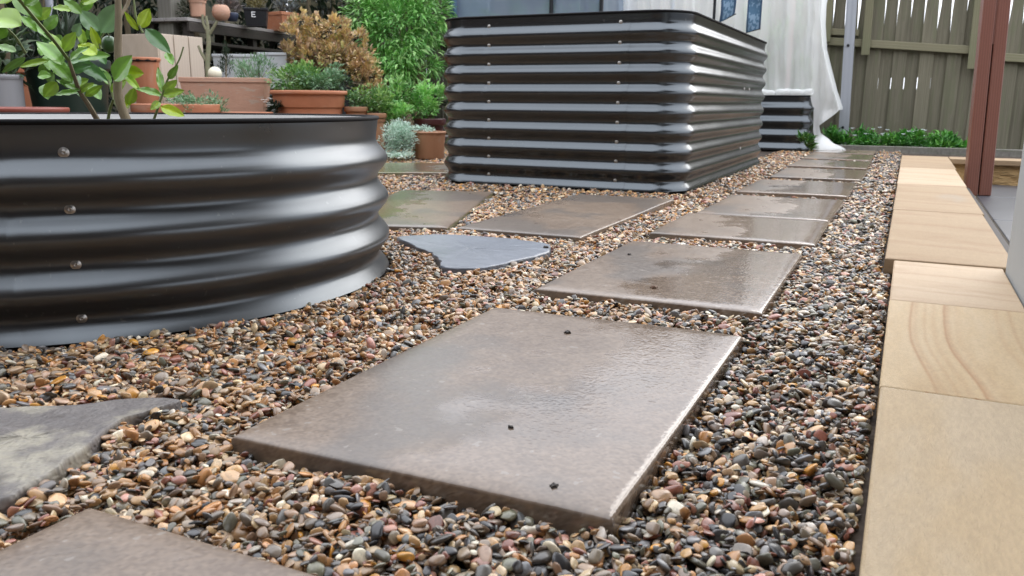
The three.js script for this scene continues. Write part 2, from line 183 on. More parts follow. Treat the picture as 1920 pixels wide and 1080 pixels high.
// crumbs on the pavers; dark lumps on the near one stand for shaded pits
{
  const r = RNG(77), lump = () => { const g = new THREE.IcosahedronGeometry(1, 2), p = g.attributes.position; const k = 1 + r() * 2; for (let i = 0; i < p.count; i++) { const s = 1 + 0.35 * Math.sin(p.getX(i) * 4 + k) * Math.cos(p.getZ(i) * 5 + k) + 0.15 * Math.sin(p.getY(i) * 9 * k); p.setXYZ(i, p.getX(i) * s, p.getY(i) * s * 0.7, p.getZ(i) * s); } g.computeVertexNormals(); return g; };
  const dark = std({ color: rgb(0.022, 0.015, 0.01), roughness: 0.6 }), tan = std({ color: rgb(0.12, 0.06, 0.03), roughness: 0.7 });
  for (const [x, z, s, m, l, y] of [[-0.42, -1.092, 0.0045, dark, 'dark crumb standing in for a shaded pit near the far edge of the large near paver', 0.017], [-0.341, -0.729, 0.003, dark, 'smallest dark crumb standing in for a shaded pit in the middle of the large near paver', 0.017], [-0.249, -0.624, 0.0042, dark, 'dark crumb standing in for a shaded pit by the near right corner of the large near paver', 0.017], [-0.534, -1.757, 0.005, dark, 'dark crumb at the left of the second paver', 0.015], [-0.393, -1.453, 0.006, tan, 'rust brown crumb near the front of the second paver', 0.015], [-0.735, -1.756, 0.006, dark, 'black crumb on the slate stepping stone', 0.015]]) {
    const o = mesh('lump', lump(), m); o.scale.set(s, s * 0.8, s * 0.8); o.position.set(x, y, z); o.rotation.y = r() * 6; tag(o, l, 'debris');
  }
}

// ------------------------------------------------------------------ corrugated raised beds
const screwGeo = new THREE.LatheGeometry([[0, 0.0022], [0.0012, 0.0022], [0.0014, 0.0036], [0.0032, 0.0034], [0.0042, 0.0022], [0.0045, 0.0012], [0.0072, 0.001], [0.0075, 0]].map(([a, b]) => new THREE.Vector2(a, b)), 16).rotateX(Math.PI / 2);
function roundRect(x0, x1, z0, z1, r) { // closed path, counter-clockwise seen from above, starting in the middle of the front (z1)
  const p = []; const arc = (cx, cz, a0) => { for (let i = 0; i <= 14; i++) { const a = a0 - Math.PI / 2 * i / 14; p.push([cx + r * Math.cos(a), cz + r * Math.sin(a)]); } };
  const line = (ax, az, bx, bz, n) => { for (let i = 1; i < n; i++) p.push([mix(ax, bx, i / n), mix(az, bz, i / n)]); };
  line(x0 + r, z1, x1 - r, z1, 26); arc(x1 - r, z1 - r, Math.PI / 2); line(x1, z1 - r, x1, z0 + r, 26); arc(x1 - r, z0 + r, 0); line(x1 - r, z0, x0 + r, z0, 26); arc(x0 + r, z0 + r, -Math.PI / 2); line(x0, z0 + r, x0, z1 - r, 26); arc(x0 + r, z1 - r, -Math.PI); return p;
}
function corrugated(name, label, path, o) { // o: height, pitch, amp, valley (height of the lowest valley), seams [fractions of path], screws [[fraction, ...valley indices]]
  const t = thing(name, label, 'raised bed'), n = path.length, N = path.map((_, i) => { const a = path[(i + n - 1) % n], b = path[(i + 1) % n], x = b[0] - a[0], z = b[1] - a[1], l = Math.hypot(x, z); return [-z / l, x / l]; });
  const cx = path.reduce((s, p) => s + p[0], 0) / n, cz = path.reduce((s, p) => s + p[1], 0) / n; if (N[0][0] * (path[0][0] - cx) + N[0][1] * (path[0][1] - cz) < 0) N.forEach((q) => { q[0] *= -1; q[1] *= -1; });
  const off = (y) => { const topV = o.valley + Math.floor((o.height - o.valley) / o.pitch + 0.3) * o.pitch; return y > topV ? -o.amp * mix(1, 0.6, smooth(topV, o.height, y)) : -o.amp * Math.cos((y - o.valley) / o.pitch * Math.PI * 2); };
  const ny = Math.round(o.height / o.pitch * 14), wob = fbm(o.seed, 3, 3);
  const shell = (i0, i1, extra, flip) => { const pos = [], uv = [], idx = []; let s = 0; for (let i = i0; i <= i1; i++) { const a = path[i % n], q = N[i % n]; if (i > i0) { const b = path[(i - 1) % n]; s += Math.hypot(a[0] - b[0], a[1] - b[1]); }
      for (let j = 0; j <= ny; j++) { const y = j / ny * o.height, d = off(y) + extra + (wob(i / n, y * 0.7) - 0.5) * o.wobble; pos.push(a[0] + q[0] * d, y, a[1] + q[1] * d); uv.push(s + i0 * 0.013, y); } }
    for (let i = 0; i < i1 - i0; i++) for (let j = 0; j < ny; j++) { const a = i * (ny + 1) + j; if (flip) idx.push(a, a + 1, a + ny + 2, a, a + ny + 2, a + ny + 1); else idx.push(a, a + ny + 2, a + 1, a, a + ny + 1, a + ny + 2); }
    const g = new THREE.BufferGeometry(); g.setAttribute('position', new THREE.Float32BufferAttribute(pos, 3)); g.setAttribute('uv', new THREE.Float32BufferAttribute(uv, 2)); g.setIndex(idx); g.computeVertexNormals();
    return g; };
  const seams = o.seams.map((f) => Math.round(f * n)), over = o.overlap ?? 1;
  seams.forEach((a, k) => { const b = k + 1 < seams.length ? seams[k + 1] : seams[0] + n; mesh('wall_panel', shell(a - (k % 2 ? 0 : over), b + (k % 2 ? 0 : over), k % 2 ? 0 : 0.0014, o.flip), o.steel, t); });
  mesh('inner_lining', shell(0, n, -0.004, !o.flip), M.lining, t);
  const rim = new THREE.CatmullRomCurve3(path.map((p, i) => V(p[0] + N[i][0] * (off(o.height) + 0.001), o.height, p[1] + N[i][1] * (off(o.height) + 0.001))), true);
  mesh('edge_trim', new THREE.TubeGeometry(rim, n, o.trim ?? 0.0052, 8, true), M.rubber, t);
  const sh = new THREE.Shape(path.map((p, i) => new THREE.Vector2(p[0] - N[i][0] * (o.amp + 0.006), -(p[1] - N[i][1] * (o.amp + 0.006))))); mesh('soil', new THREE.ShapeGeometry(sh).rotateX(-Math.PI / 2).translate(0, o.height - o.soil, 0), M.soil, t);
  for (const [f, k0, k1, sy] of o.screws) for (let k = k0; k <= k1; k++) { const fi = ((f % 1) + 1) % 1 * n, i = Math.floor(fi), u = fi - i, a = path[i], b = path[(i + 1) % n], q = N[i], y = o.valley + (k + (sy ?? 0)) * o.pitch, d = off(y) + 0.0018; const sc = mesh('screw', screwGeo, M.screw, t); sc.position.set(mix(a[0], b[0], u) + q[0] * d, y, mix(a[1], b[1], u) + q[1] * d); sc.rotation.y = Math.atan2(q[0], q[1]); }
  if (o.tilt) { const d = V(cx, 0, cz).normalize(), piv = V(cx, 0, cz).addScaledVector(d, -0.6); t.quaternion.setFromAxisAngle(V(d.z, 0, -d.x), o.tilt); t.position.copy(piv).sub(piv.clone().applyQuaternion(t.quaternion)); } // stands on ground that falls away a little
  return t;
}
// the low round bed at the left
const RB = { x: -1.492, z: -1.172, r: 0.583 };
{
  const path = []; for (let i = 0; i < 220; i++) { const a = Math.PI / 2 - i / 220 * Math.PI * 2; const da = Math.atan2(Math.sin(a - 0.78), Math.cos(a - 0.78)); const r = RB.r - 0.004 * Math.exp(-((da / 0.2) ** 2)); path.push([RB.x + r * Math.cos(a), RB.z + r * Math.sin(a)]); }
  const seam = (Math.PI / 2 - 0.7216) / (Math.PI * 2);
  corrugated('round_bed', 'low round corrugated dark metal raised bed with a young citrus tree', path, { height: 0.312, pitch: 0.0797, amp: 0.0115, valley: 0.031, seams: [seam - 0.012, seam + 0.5], overlap: 2, screws: [[seam, 0, 3], [seam + 0.5, 0, 3]], tilt: 0.0072, steel: M.steelRound, soil: 0.06, seed: 21, wobble: 0.0012, trim: 0.0042, flip: false });
  blocked.push({ cx: RB.x, cz: RB.z, r: RB.r + 0.012 });
}
// the tall bed
corrugated('tall_bed', 'tall rectangular corrugated dark metal raised bed in the middle', roundRect(-1.895, -0.785, -5.26, -3.215, 0.165), { height: 0.684, pitch: 0.0763, amp: 0.0095, valley: 0.037, seams: [0.0165, 0.1353, 0.5, 0.9], screws: [[0.0165, 0, 8], [0.1353, 0, 8], [0.352, 1, 1], [0.366, 5, 5], [0.352, 5, 5]], soil: 0.09, steel: M.steelTall, seed: 22, wobble: 0.0009, flip: false });
blocked.push({ x: -1.34, z: -4.2375, c: 1, s: 0, hw: 0.56, hl: 1.03 });
// the small bed at the end of the path
corrugated('small_bed', 'small low corrugated dark metal bed under the white netting', roundRect(-1.75, -0.665, -7.32, -6.62, 0.09), { height: 0.4, pitch: 0.1, amp: 0.012, valley: 0.06, seams: [0.1, 0.5], screws: [], soil: 0.05, steel: M.steelTall, seed: 23, wobble: 0.002, flip: false });
blocked.push({ x: -1.2075, z: -6.97, c: 1, s: 0, hw: 0.555, hl: 0.36 });

// ------------------------------------------------------------------ sandstone edging, posts and column at the right
function slab(name, label, x0, x1, z0, z1, top, t, mat, group, parent) { // z0 far, z1 near
  const w = x1 - x0, l = z1 - z0, b = 0.003, s = new THREE.Shape(); s.moveTo(b, b); s.lineTo(w - b, b); s.lineTo(w - b, l - b); s.lineTo(b, l - b);
  const g = new THREE.ExtrudeGeometry(s, { depth: t - 2 * b, bevelEnabled: true, bevelSize: b, bevelThickness: b, bevelSegments: 2, UVGenerator: { generateTopUV: (_, v, a, c, d) => [a, c, d].map((i) => new THREE.Vector2(v[i * 3] / Math.max(w, 0.2), v[i * 3 + 1] / l)), generateSideWallUV: (_, v, a, c, d, e) => [a, c, d, e].map((i) => new THREE.Vector2(v[i * 3] / 0.2, (v[i * 3 + 1] + v[i * 3 + 2]) / 0.2)) } }).rotateX(-Math.PI / 2).translate(x0, top - t + b, z1);
  return tag(mesh(name, g, mat, parent), label, parent ? null : 'edging stone', group);
}
const SG = 'sandstone slabs along the edge of the gravel';
slab('sandstone_slab', 'plain cream sandstone slab nearest the camera at the bottom right', 0.0, 0.1965, -0.9995, -0.3, 0.03, 0.04, M.sandPlain, SG);
slab('sandstone_slab', 'sandstone slab with curved brown bands across it', -0.001, 0.1962, -1.4755, -0.9985, 0.0305, 0.04, M.sandBand, SG);
slab('sandstone_slab', 'short striped sandstone slab before the step out in the edging', -0.0005, 0.1965, -1.87, -1.4785, 0.03, 0.04, M.sandStrata, SG);
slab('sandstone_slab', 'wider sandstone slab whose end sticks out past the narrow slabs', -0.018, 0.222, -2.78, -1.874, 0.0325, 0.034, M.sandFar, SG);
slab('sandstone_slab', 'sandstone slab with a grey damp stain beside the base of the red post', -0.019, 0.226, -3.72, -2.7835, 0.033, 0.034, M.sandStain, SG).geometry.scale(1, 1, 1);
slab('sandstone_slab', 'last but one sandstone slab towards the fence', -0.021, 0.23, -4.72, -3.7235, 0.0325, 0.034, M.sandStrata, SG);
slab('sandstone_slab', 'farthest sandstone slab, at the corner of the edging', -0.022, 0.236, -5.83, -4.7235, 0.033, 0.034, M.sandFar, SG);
slab('sandstone_slab', 'sandstone slab turning the corner to the right behind the red post', 0.2395, 1.3, -5.83, -5.6, 0.034, 0.03, M.sandFar, SG);
tag(mesh('mortar_joint', new THREE.BoxGeometry(0.188, 0.02, 0.0026).translate(0.098, 0.0193, -0.999), std({ color: rgb(0.74, 0.68, 0.56), roughness: 0.9 })), 'thin pale mortar line between the plain slab and the banded slab', 'joint');
{ // retaining wall of rock faced blocks under the slabs
  const t = thing('retaining_wall', 'rock faced sandstone blocks under the slabs behind the red post', 'wall'), r = RNG(31);
  const rock = (w, h, d, x, y, z, face) => { const g = new THREE.BoxGeometry(w, h, d, Math.ceil(w / 0.035), 6, Math.ceil(d / 0.035)), p = g.attributes.position, f = fbm(40 + Math.floor(r() * 9), 4, 3); for (let i = 0; i < p.count; i++) { const px = p.getX(i), py = p.getY(i), pz = p.getZ(i); const k = f(px * 3 + 0.5 + x, py * 3 + 0.5 + pz * 2) - 0.4; const edge = Math.min(1, Math.min(h / 2 - Math.abs(py), 0.03) / 0.03) * 0.8; if (face === 'z' && pz > d / 2 - 1e-4) p.setZ(i, pz + k * 0.07 * edge); if (face === 'x' && px > w / 2 - 1e-4) p.setX(i, px + k * 0.03 * edge); } g.computeVertexNormals(); return g.translate(x, y, z); };
  for (const [x, w] of [[0.5, 0.51], [1.02, 0.52]]) mesh('block', rock(w, 0.18, 0.19, x, -0.088, -5.73, 'z'), M.sandRock, t);
  for (let i = 0; i < 9; i++) mesh('block', rock(0.15, 0.18, 0.49, 0.1, -0.103, -0.62 - i * 0.5, 'x'), M.sandRock, t);
  mesh('block', rock(0.15, 0.18, 0.75, 0.1, -0.103, -5.25, 'x'), M.sandRock, t); mesh('block', rock(0.15, 0.18, 1.2, 0.1, -0.103, 0.24, 'x'), M.sandRock, t);
}
{ // red post of two timbers, standing on the patio floor
  const t = thing('red_post', 'reddish brown timber post of two joined beams rising from the patio edge', 'post', [0.352, -0.11, -4.93], 0.1); t.rotation.z = 0.028;
  mesh('beam', box(0.057, 3, 0.09, -0.0315, 1.5, 0.005, 0.006), M.redTimber, t); mesh('beam', box(0.057, 3, 0.09, 0.0315, 1.5, 0, 0.006), M.redTimber, t); mesh('spacer', box(0.0055, 2.2, 0.05, 0, 1.85, 0.02, 0.001), M.redTimber, t); mesh('back_beam', box(0.1, 3, 0.035, 0, 1.5, -0.064, 0.004), M.redTimber, t);
}
tag(mesh('timber_sleeper', box(0.06, 0.05, 2.9, 0.275, -0.084, -3.3, 0.006), M.darkTimber), 'dark wet timber beam on the patio floor along the sandstone edge', 'sleeper');
{ const t = thing('grey_column', 'pale grey painted column cut off by the right edge of the photo', 'column'); mesh('shaft', box(0.3, 2.5, 0.42, 0.3495, 1.145, -1.65, 0.006), M.paint, t); mesh('base_strip', box(0.29, 0.05, 0.4, 0.355, -0.085, -1.65, 0.004), M.grout, t); }

// ------------------------------------------------------------------ back fence, pole, edging, ground cover
{
  const t = thing('paling_fence', 'weathered grey brown paling fence along the far end', 'fence', [0, 0, -7.56]), r = RNG(51), P = 0.0965;
  for (let i = 0; i < 97; i++) { const x = -6.2 + i * P, w = P + 0.003, s = new THREE.Shape(), tp = x < -0.74 ? 0 : 0.007 + r() * 0.009, y0 = 0.86 + r() * 0.22, nb = x > -0.26 && x < 0.12 ? 0.0038 + r() * 0.0015 : 0, lean = (r() - 0.5) * 0.002, top = 1.4 + (r() - 0.5) * 0.03;
    const y1 = Math.min(y0 + 0.22, 1.36); s.moveTo(-w / 2, 0.0); if (nb) { s.lineTo(-w / 2, 0.455); s.lineTo(-w / 2 + nb, 0.475); s.lineTo(-w / 2 + nb, 0.55); s.lineTo(-w / 2, 0.565); } s.lineTo(-w / 2, y0); s.lineTo(-w / 2 + tp, y1); s.lineTo(-w / 2 + tp, top); s.lineTo(w / 2 - tp, top); s.lineTo(w / 2 - tp, y1); s.lineTo(w / 2, y0 - 0.05); if (nb) { s.lineTo(w / 2, 0.565); s.lineTo(w / 2 - nb, 0.55); s.lineTo(w / 2 - nb, 0.475); s.lineTo(w / 2, 0.455); } s.lineTo(w / 2, 0.0);
    const g = new THREE.ExtrudeGeometry(s, { depth: 0.014, bevelEnabled: false }); const uv = g.attributes.uv; const ox = r() * 3, oy = r() * 3; for (let k = 0; k < uv.count; k++) uv.setXY(k, uv.getX(k) + ox, uv.getY(k) + oy);
    const m = mesh('paling', g, M.palings[Math.floor(r() * 4)], t); m.position.set(x, 0, (i % 2 ? 0.011 : -0.007) + (r() - 0.5) * 0.005); m.rotation.z = lean; m.rotation.y = (r() - 0.5) * 0.03; }
  const railAt = (x0, x1, ya, yb, h) => { const g = box(Math.hypot(x1 - x0, yb - ya), h, 0.04, 0, 0, 0, 0.004); const m = mesh('rail', g, M.rail, t); m.position.set((x0 + x1) / 2, (ya + yb) / 2, 0.04); m.rotation.z = Math.atan2(yb - ya, x1 - x0); return m; };
  railAt(-0.78, 0.385, 0.856, 0.757, 0.06); railAt(0.36, 1.9, 0.72, 0.6, 0.06); railAt(-6.2, -0.72, 0.92, 0.9, 0.06); railAt(-0.72, -0.44, 0.925, 0.905, 0.05).position.z = 0.045; railAt(-6.2, 3, 1.32, 1.26, 0.06);
  const bat = (x, y0, w, top) => { const m = mesh('batten', box(w, top - y0, 0.022, 0, (top + y0) / 2, 0.078, 0.004), M.batten, t); m.position.x = x; m.rotation.z = 0.012; };
  bat(-0.368, 0.73, 0.062, 1.37); bat(0.40, 0.615, 0.066, 1.37); bat(-0.665, 0.84, 0.05, 1.37); bat(1.25, 0.5, 0.06, 1.37);
}
{ const t = thing('steel_pole', 'leaning galvanised steel pole in front of the fence', 'pole', [-0.475, 0, -7.36]); t.rotation.z = 0.028; const c = [box(0.076, 2.4, 0.003, 0, 1.2, 0, 0.001), box(0.003, 2.4, 0.035, -0.0365, 1.2, -0.0192, 0.001), box(0.003, 2.4, 0.035, 0.0365, 1.2, -0.0192, 0.001)]; mesh('channel', merge(c), M.galv, t); for (const y of [0.16, 0.8]) { const b = mesh('bolt', new THREE.CylinderGeometry(0.011, 0.011, 0.01, 8).rotateX(Math.PI / 2), M.blackMetal, t); b.position.set(-0.006, y, 0.006); } }
tag(mesh('timber_edging', box(2.6, 0.075, 0.045, 0.72, 0.0, -6.96, 0.006), M.greyTimber), 'low weathered timber board edging the bed in front of the fence', 'edging');

// ------------------------------------------------------------------ plants
class Leaves { // many small leaves in one geometry: each a folded, bent blade of 8 triangles
  constructor(seed) { this.r = RNG(seed); this.p = []; this.c = []; this.i = []; }
  add(b, d, up, len, wid, bend, col, fold = 0.25) {
    const dir = d.clone().normalize(), side = dir.clone().cross(up).normalize(), nor = side.clone().cross(dir).normalize(), k = this.p.length / 3, q = V(0, 0, 0);
    const put = (u, s, h) => { q.copy(b).addScaledVector(dir, len * u * (1 - 0.15 * bend * u)).addScaledVector(side, wid * s).addScaledVector(nor, h * wid - bend * len * u * u * 0.5); this.p.push(q.x, q.y, q.z); const v = 0.94 + 0.12 * u; this.c.push(col[0] * v, col[1] * v, col[2] * v); };
    put(0, 0, 0); put(0.35, -0.46, fold); put(0.35, 0, 0); put(0.35, 0.46, fold); put(0.7, -0.36, fold * 0.8); put(0.7, 0, 0); put(0.7, 0.36, fold * 0.8); put(1, 0, 0);
    for (const t of [0, 2, 1, 0, 3, 2, 1, 2, 5, 1, 5, 4, 2, 3, 6, 2, 6, 5, 4, 5, 7, 5, 6, 7]) this.i.push(k + t);
  }
  geo() { const g = new THREE.BufferGeometry(); g.setAttribute('position', new THREE.Float32BufferAttribute(this.p, 3)); g.setAttribute('color', new THREE.Float32BufferAttribute(this.c, 3)); g.setIndex(this.i); g.computeVertexNormals(); return g; }
}
const pick = (r, pal) => { const a = pal[Math.floor(r() * pal.length)], k = 0.75 + 0.5 * r(); return [a[0] * k, a[1] * k, a[2] * k]; };
// a mass of leaves in clumps inside an ellipsoid
function mass(L, c, R, n, len, wid, pal, o = {}) {
  const r = L.r, clumps = o.clumps ?? 14, C = []; for (let i = 0; i < clumps; i++) { let x, y, z; do { x = r() * 2 - 1; y = r() * 2 - 1; z = r() * 2 - 1; } while (x * x + y * y + z * z > 1); const k = (0.55 + 0.45 * r()) / Math.max(0.5, Math.hypot(x, y, z)); C.push([x * k * 0.82, Math.max(o.low ?? -1, y * k * 0.82), z * k * 0.82, 0.25 + 0.25 * r(), pick(r, pal)]); }
  for (let i = 0; i < n; i++) { const q = C[Math.floor(r() * clumps)], a = r() * 6.283, e = Math.acos(2 * r() - 1), s = q[3] * Math.cbrt(r()), ox = s * Math.sin(e) * Math.cos(a), oy = s * Math.cos(e), oz = s * Math.sin(e) * Math.sin(a);
    const b = V(c.x + (q[0] + ox) * R[0], c.y + (q[1] + oy) * R[1], c.z + (q[2] + oz) * R[2]), d = V(ox + 0.35 * q[0] + 0.3 * gauss(r) * 0.4, oy + 0.3 * q[1] + (o.lift ?? 0.25), oz + 0.35 * q[2] + 0.3 * gauss(r) * 0.4);
    if (o.floor !== undefined && b.y < o.floor) b.y = o.floor + r() * 0.02; const col = lerp3(q[4], pick(r, pal), 0.6);
    L.add(b, d, V(gauss(r) * 0.4, 1, gauss(r) * 0.4), len * (0.65 + 0.7 * r()), wid * (0.7 + 0.6 * r()), (o.bend ?? 0.4) * (0.4 + r()), col); }
}
function plant(name, label, cat, fn, seed, mat, parent) { const t = parent || thing(name, label, cat), L = new Leaves(seed); const stems = []; fn(L, stems); if (stems.length) mesh('stem', merge(stems), M.bark, t); tag(mesh('foliage', L.geo(), mat || M.foliage, t), null, null, null, 'stuff'); return t; }

// the young citrus in the round bed: each leaf a mesh
{
  const t = thing('citrus_tree', 'young citrus tree with glossy leaves and one green fruit in the round bed', 'tree'), r = RNG(61), D = 1.62;
  const W = (list, d = D) => list.map(([x, y, dd]) => at(x, y, d + (dd || 0)));
  mesh('trunk', tube(W([[243, 262], [240, 235], [229, 205], [221, 175], [222, 130], [221, 80], [222, 30], [219, -60]]), 0.0095, 0.0055, 8), M.bark, t);
  const br = (list, a, b, m) => mesh('branch', tube(W(list), a, b, 6), m || M.bark, t);
  br([[198, 258], [185, 230, -0.02], [165, 195, -0.04], [150, 172, -0.05], [138, 140, -0.08], [128, 110, -0.1]], 0.0058, 0.003); br([[238, 228], [215, 190, 0.03], [206, 160, 0.04], [200, 140, 0.05]], 0.0035, 0.002, M.greenStem); br([[199, 255], [206, 205, -0.02], [212, 188, -0.03]], 0.004, 0.0022, M.greenStem);
  br([[272, 258], [288, 225, -0.02], [302, 185, -0.03], [314, 150, -0.03], [336, 112, -0.03], [344, 88, -0.03]], 0.0028, 0.0014, M.greenStem); br([[223, 32], [236, 14, 0.02], [248, -14, 0.03]], 0.004, 0.003); br([[128, 112, -0.1], [100, 75, -0.16], [68, 38, -0.22], [30, -8, -0.28]], 0.0032, 0.0028, M.greenStem); br([[190, 92], [178, 66], [158, 45], [150, 10], [146, -30]], 0.0024, 0.002, M.greenStem); br([[188, 96], [189, 75], [196, 62]], 0.002, 0.0016, M.greenStem); br([[268, 62], [256, 36], [250, -8]], 0.0024, 0.002, M.greenStem); br([[48, 100, -0.2], [28, 68, -0.22], [4, 46, -0.24]], 0.0022, 0.0018, M.greenStem);
  const Y = [0.42, 0.58, 0.03], B = [0.33, 0.53, 0.055], G = [0.19, 0.38, 0.06], K = [0.085, 0.22, 0.055], S = [0.24, 0.4, 0.2];
  const leafGeo = (b, tip, w, col, roll, bend) => { const d = tip.clone().sub(b), len = d.length(); d.normalize(); const view = b.clone().sub(camera.position).normalize().negate(), up = view.clone().multiplyScalar(Math.cos(roll)).addScaledVector(d.clone().cross(view), Math.sin(roll)).addScaledVector(V(0, 1, 0), 0.5); const side = d.clone().cross(up).normalize(), nor = side.clone().cross(d).normalize();
    const pos = [], cc = [], idx = [], uv = [], n = 9, m = 6; for (let i = 0; i <= n; i++) { const u = i / n, hw = w * 0.5 * Math.pow(Math.sin(Math.PI * Math.pow(u, 0.82)), 0.8) * (u > 0.995 ? 0 : 1) + 0.0006; for (let j = 0; j <= m; j++) { const s = j / m * 2 - 1; const q = b.clone().addScaledVector(d, len * u).addScaledVector(side, hw * s).addScaledVector(nor, 0.28 * hw * Math.abs(s) + bend * len * (u - u * u) * 0.9 - 0.0006 * (Math.abs(s) < 0.1 ? 1 : 0) + 0.0012 * Math.sin(u * 17 + s * 3) * Math.abs(s)); pos.push(q.x, q.y, q.z); uv.push(s, u); const vein = Math.abs(s) < 0.12 ? 1.35 : 1 - 0.12 * Math.max(0, Math.sin(u * 46 - Math.abs(s) * 9)); cc.push(col[0] * vein, col[1] * vein, col[2] * vein); } }
    for (let i = 0; i < n; i++) for (let j = 0; j < m; j++) { const a = i * (m + 1) + j; idx.push(a, a + 1, a + m + 2, a, a + m + 2, a + m + 1); }
    const g = new THREE.BufferGeometry(); g.setAttribute('position', new THREE.Float32BufferAttribute(pos, 3)); g.setAttribute('color', new THREE.Float32BufferAttribute(cc, 3)); g.setAttribute('uv', new THREE.Float32BufferAttribute(uv, 2)); g.setIndex(idx); g.computeVertexNormals(); return g; };
  const mat = M.leaf({ roughness: 0.3, transmission: 0.22, clearcoat: 0.3, clearcoatRoughness: 0.2 });
  const list = [[40, 48, -26, 36, 54, B, -0.25], [78, 32, 22, -16, 34, G, -0.2], [134, 20, 98, 14, 13, B, -0.1], [153, 26, 120, 0, 17, G, -0.05], [186, 58, 150, 20, 25, S, 0], [189, 62, 228, 6, 34, S, 0.02], [150, 6, 200, -12, 16, B, 0], [261, 52, 280, 16, 20, Y, 0], [259, 57, 234, 22, 9, Y, 0], [273, 54, 320, 100, 22, K, -0.03], [312, 98, 324, 122, 13, G, -0.03], [186, 92, 170, 50, 13, Y, 0], [182, 102, 146, 84, 25, Y, -0.03], [117, 122, 68, 78, 27, G, -0.12], [136, 154, 88, 110, 23, G, -0.08], [92, 113, 36, 126, 11, B, -0.1], [118, 96, 142, 60, 20, B, -0.08], [207, 104, 146, 112, 16, G, 0.02], [146, 116, 202, 152, 20, K, -0.05], [214, 152, 248, 104, 33, G, -0.02], [230, 135, 270, 138, 22, Y, -0.02], [234, 138, 264, 172, 11, B, -0.02], [151, 172, 102, 178, 13, G, -0.05], [150, 170, 104, 149, 12, G, -0.06], [160, 180, 192, 160, 11, B, -0.04], [150, 173, 177, 156, 11, B, -0.05], [305, 176, 332, 150, 15, B, -0.03], [304, 174, 296, 126, 11, G, -0.03], [305, 178, 346, 170, 14, B, -0.03], [304, 179, 256, 166, 14, G, -0.02], [301, 200, 346, 218, 17, Y, -0.03], [240, 196, 252, 164, 17, B, 0.03], [97, 76, 42, 34, 15, G, -0.16], [30, 97, -8, 84, 16, G, -0.2], [48, 108, 4, 136, 11, G, -0.2],
    [112, 100, 92, 62, 17, B, -0.1], [128, 116, 168, 88, 16, G, -0.09], [132, 132, 172, 122, 15, K, -0.07], [124, 108, 86, 96, 16, G, -0.1], [138, 142, 112, 156, 13, G, -0.07], [206, 160, 186, 126, 15, G, 0.04], [208, 172, 236, 150, 15, B, 0.03], [204, 146, 172, 140, 17, K, 0.05], [100, 74, 74, 70, 15, K, -0.16], [84, 56, 108, 28, 17, G, -0.18], [66, 36, 96, 14, 16, B, -0.2], [46, 10, 84, -18, 22, G, -0.26], [24, 0, -18, -14, 30, B, -0.28], [148, 20, 176, 0, 14, G, 0], [316, 148, 334, 122, 11, G, -0.03], [40, 30, 70, 60, 15, G, -0.22], [12, 52, -14, 76, 20, G, -0.24], [246, 190, 228, 208, 12, Y, 0.03], [300, 190, 282, 206, 11, B, -0.03]];
  for (let i = 0; i < 26; i++) { const x = 62 + r() * 140, y = 62 + r() * 105, a = r() * 6.28, l = 26 + r() * 22; list.push([x, y, x + l * Math.cos(a), y + l * Math.sin(a) * 0.8, 13 + r() * 8, [B, G, G, K, S][Math.floor(r() * 5)], 0.06 + r() * 0.1 - 0.1 * (x < 120)]); }
  for (const [x0, y0, x1, y1, w, col, dd] of list) { const k = 0.8 + 0.35 * r(), d = D + dd; mesh('leaf', leafGeo(at(x0, y0, d), at(x1, y1, d + (r() - 0.6) * 0.03), w / 1558 * d * 1.18, [col[0] * k, col[1] * k, col[2] * k], (r() - 0.5) * 1.1, (r() - 0.3) * 0.45), mat, t); }
  const f = mesh('fruit', new THREE.SphereGeometry(0.0155, 20, 14).scale(1, 1.06, 1), phys({ map: tex(64, 64, (u, v) => lerp3([0.03, 0.085, 0.022], [0.055, 0.125, 0.035], ((Math.sin(u * 160) * Math.sin(v * 120)) + 1) / 2)), roughness: 0.4, clearcoat: 0.3, clearcoatRoughness: 0.3 }), t); f.position.copy(at(205, 83, D + 0.03)); mesh('stalk', tube([at(200, 62, D), at(204, 66, D + 0.02), at(205, 72, D + 0.03)], 0.0012, 0.0012, 5), M.greenStem, t);
}
// leaves fallen on the rim of the round bed
for (const [px, py, l, col] of [[541, 231, 'bright yellow green leaf fallen on the rim of the round bed', [0.32, 0.42, 0.02]], [598, 225, 'smaller pale green leaf on the rim, right of the bright one', [0.2, 0.25, 0.07]]]) { const L = new Leaves(px), b = at(px - 14, py, 2.12); L.add(b, V(0.9, 0.05, -0.4), V(0.1, 1, 0.5), 0.042, px < 560 ? 0.03 : 0.014, 0.15, col); tag(mesh('fallen_leaf', L.geo(), M.foliage), l, 'leaf'); }

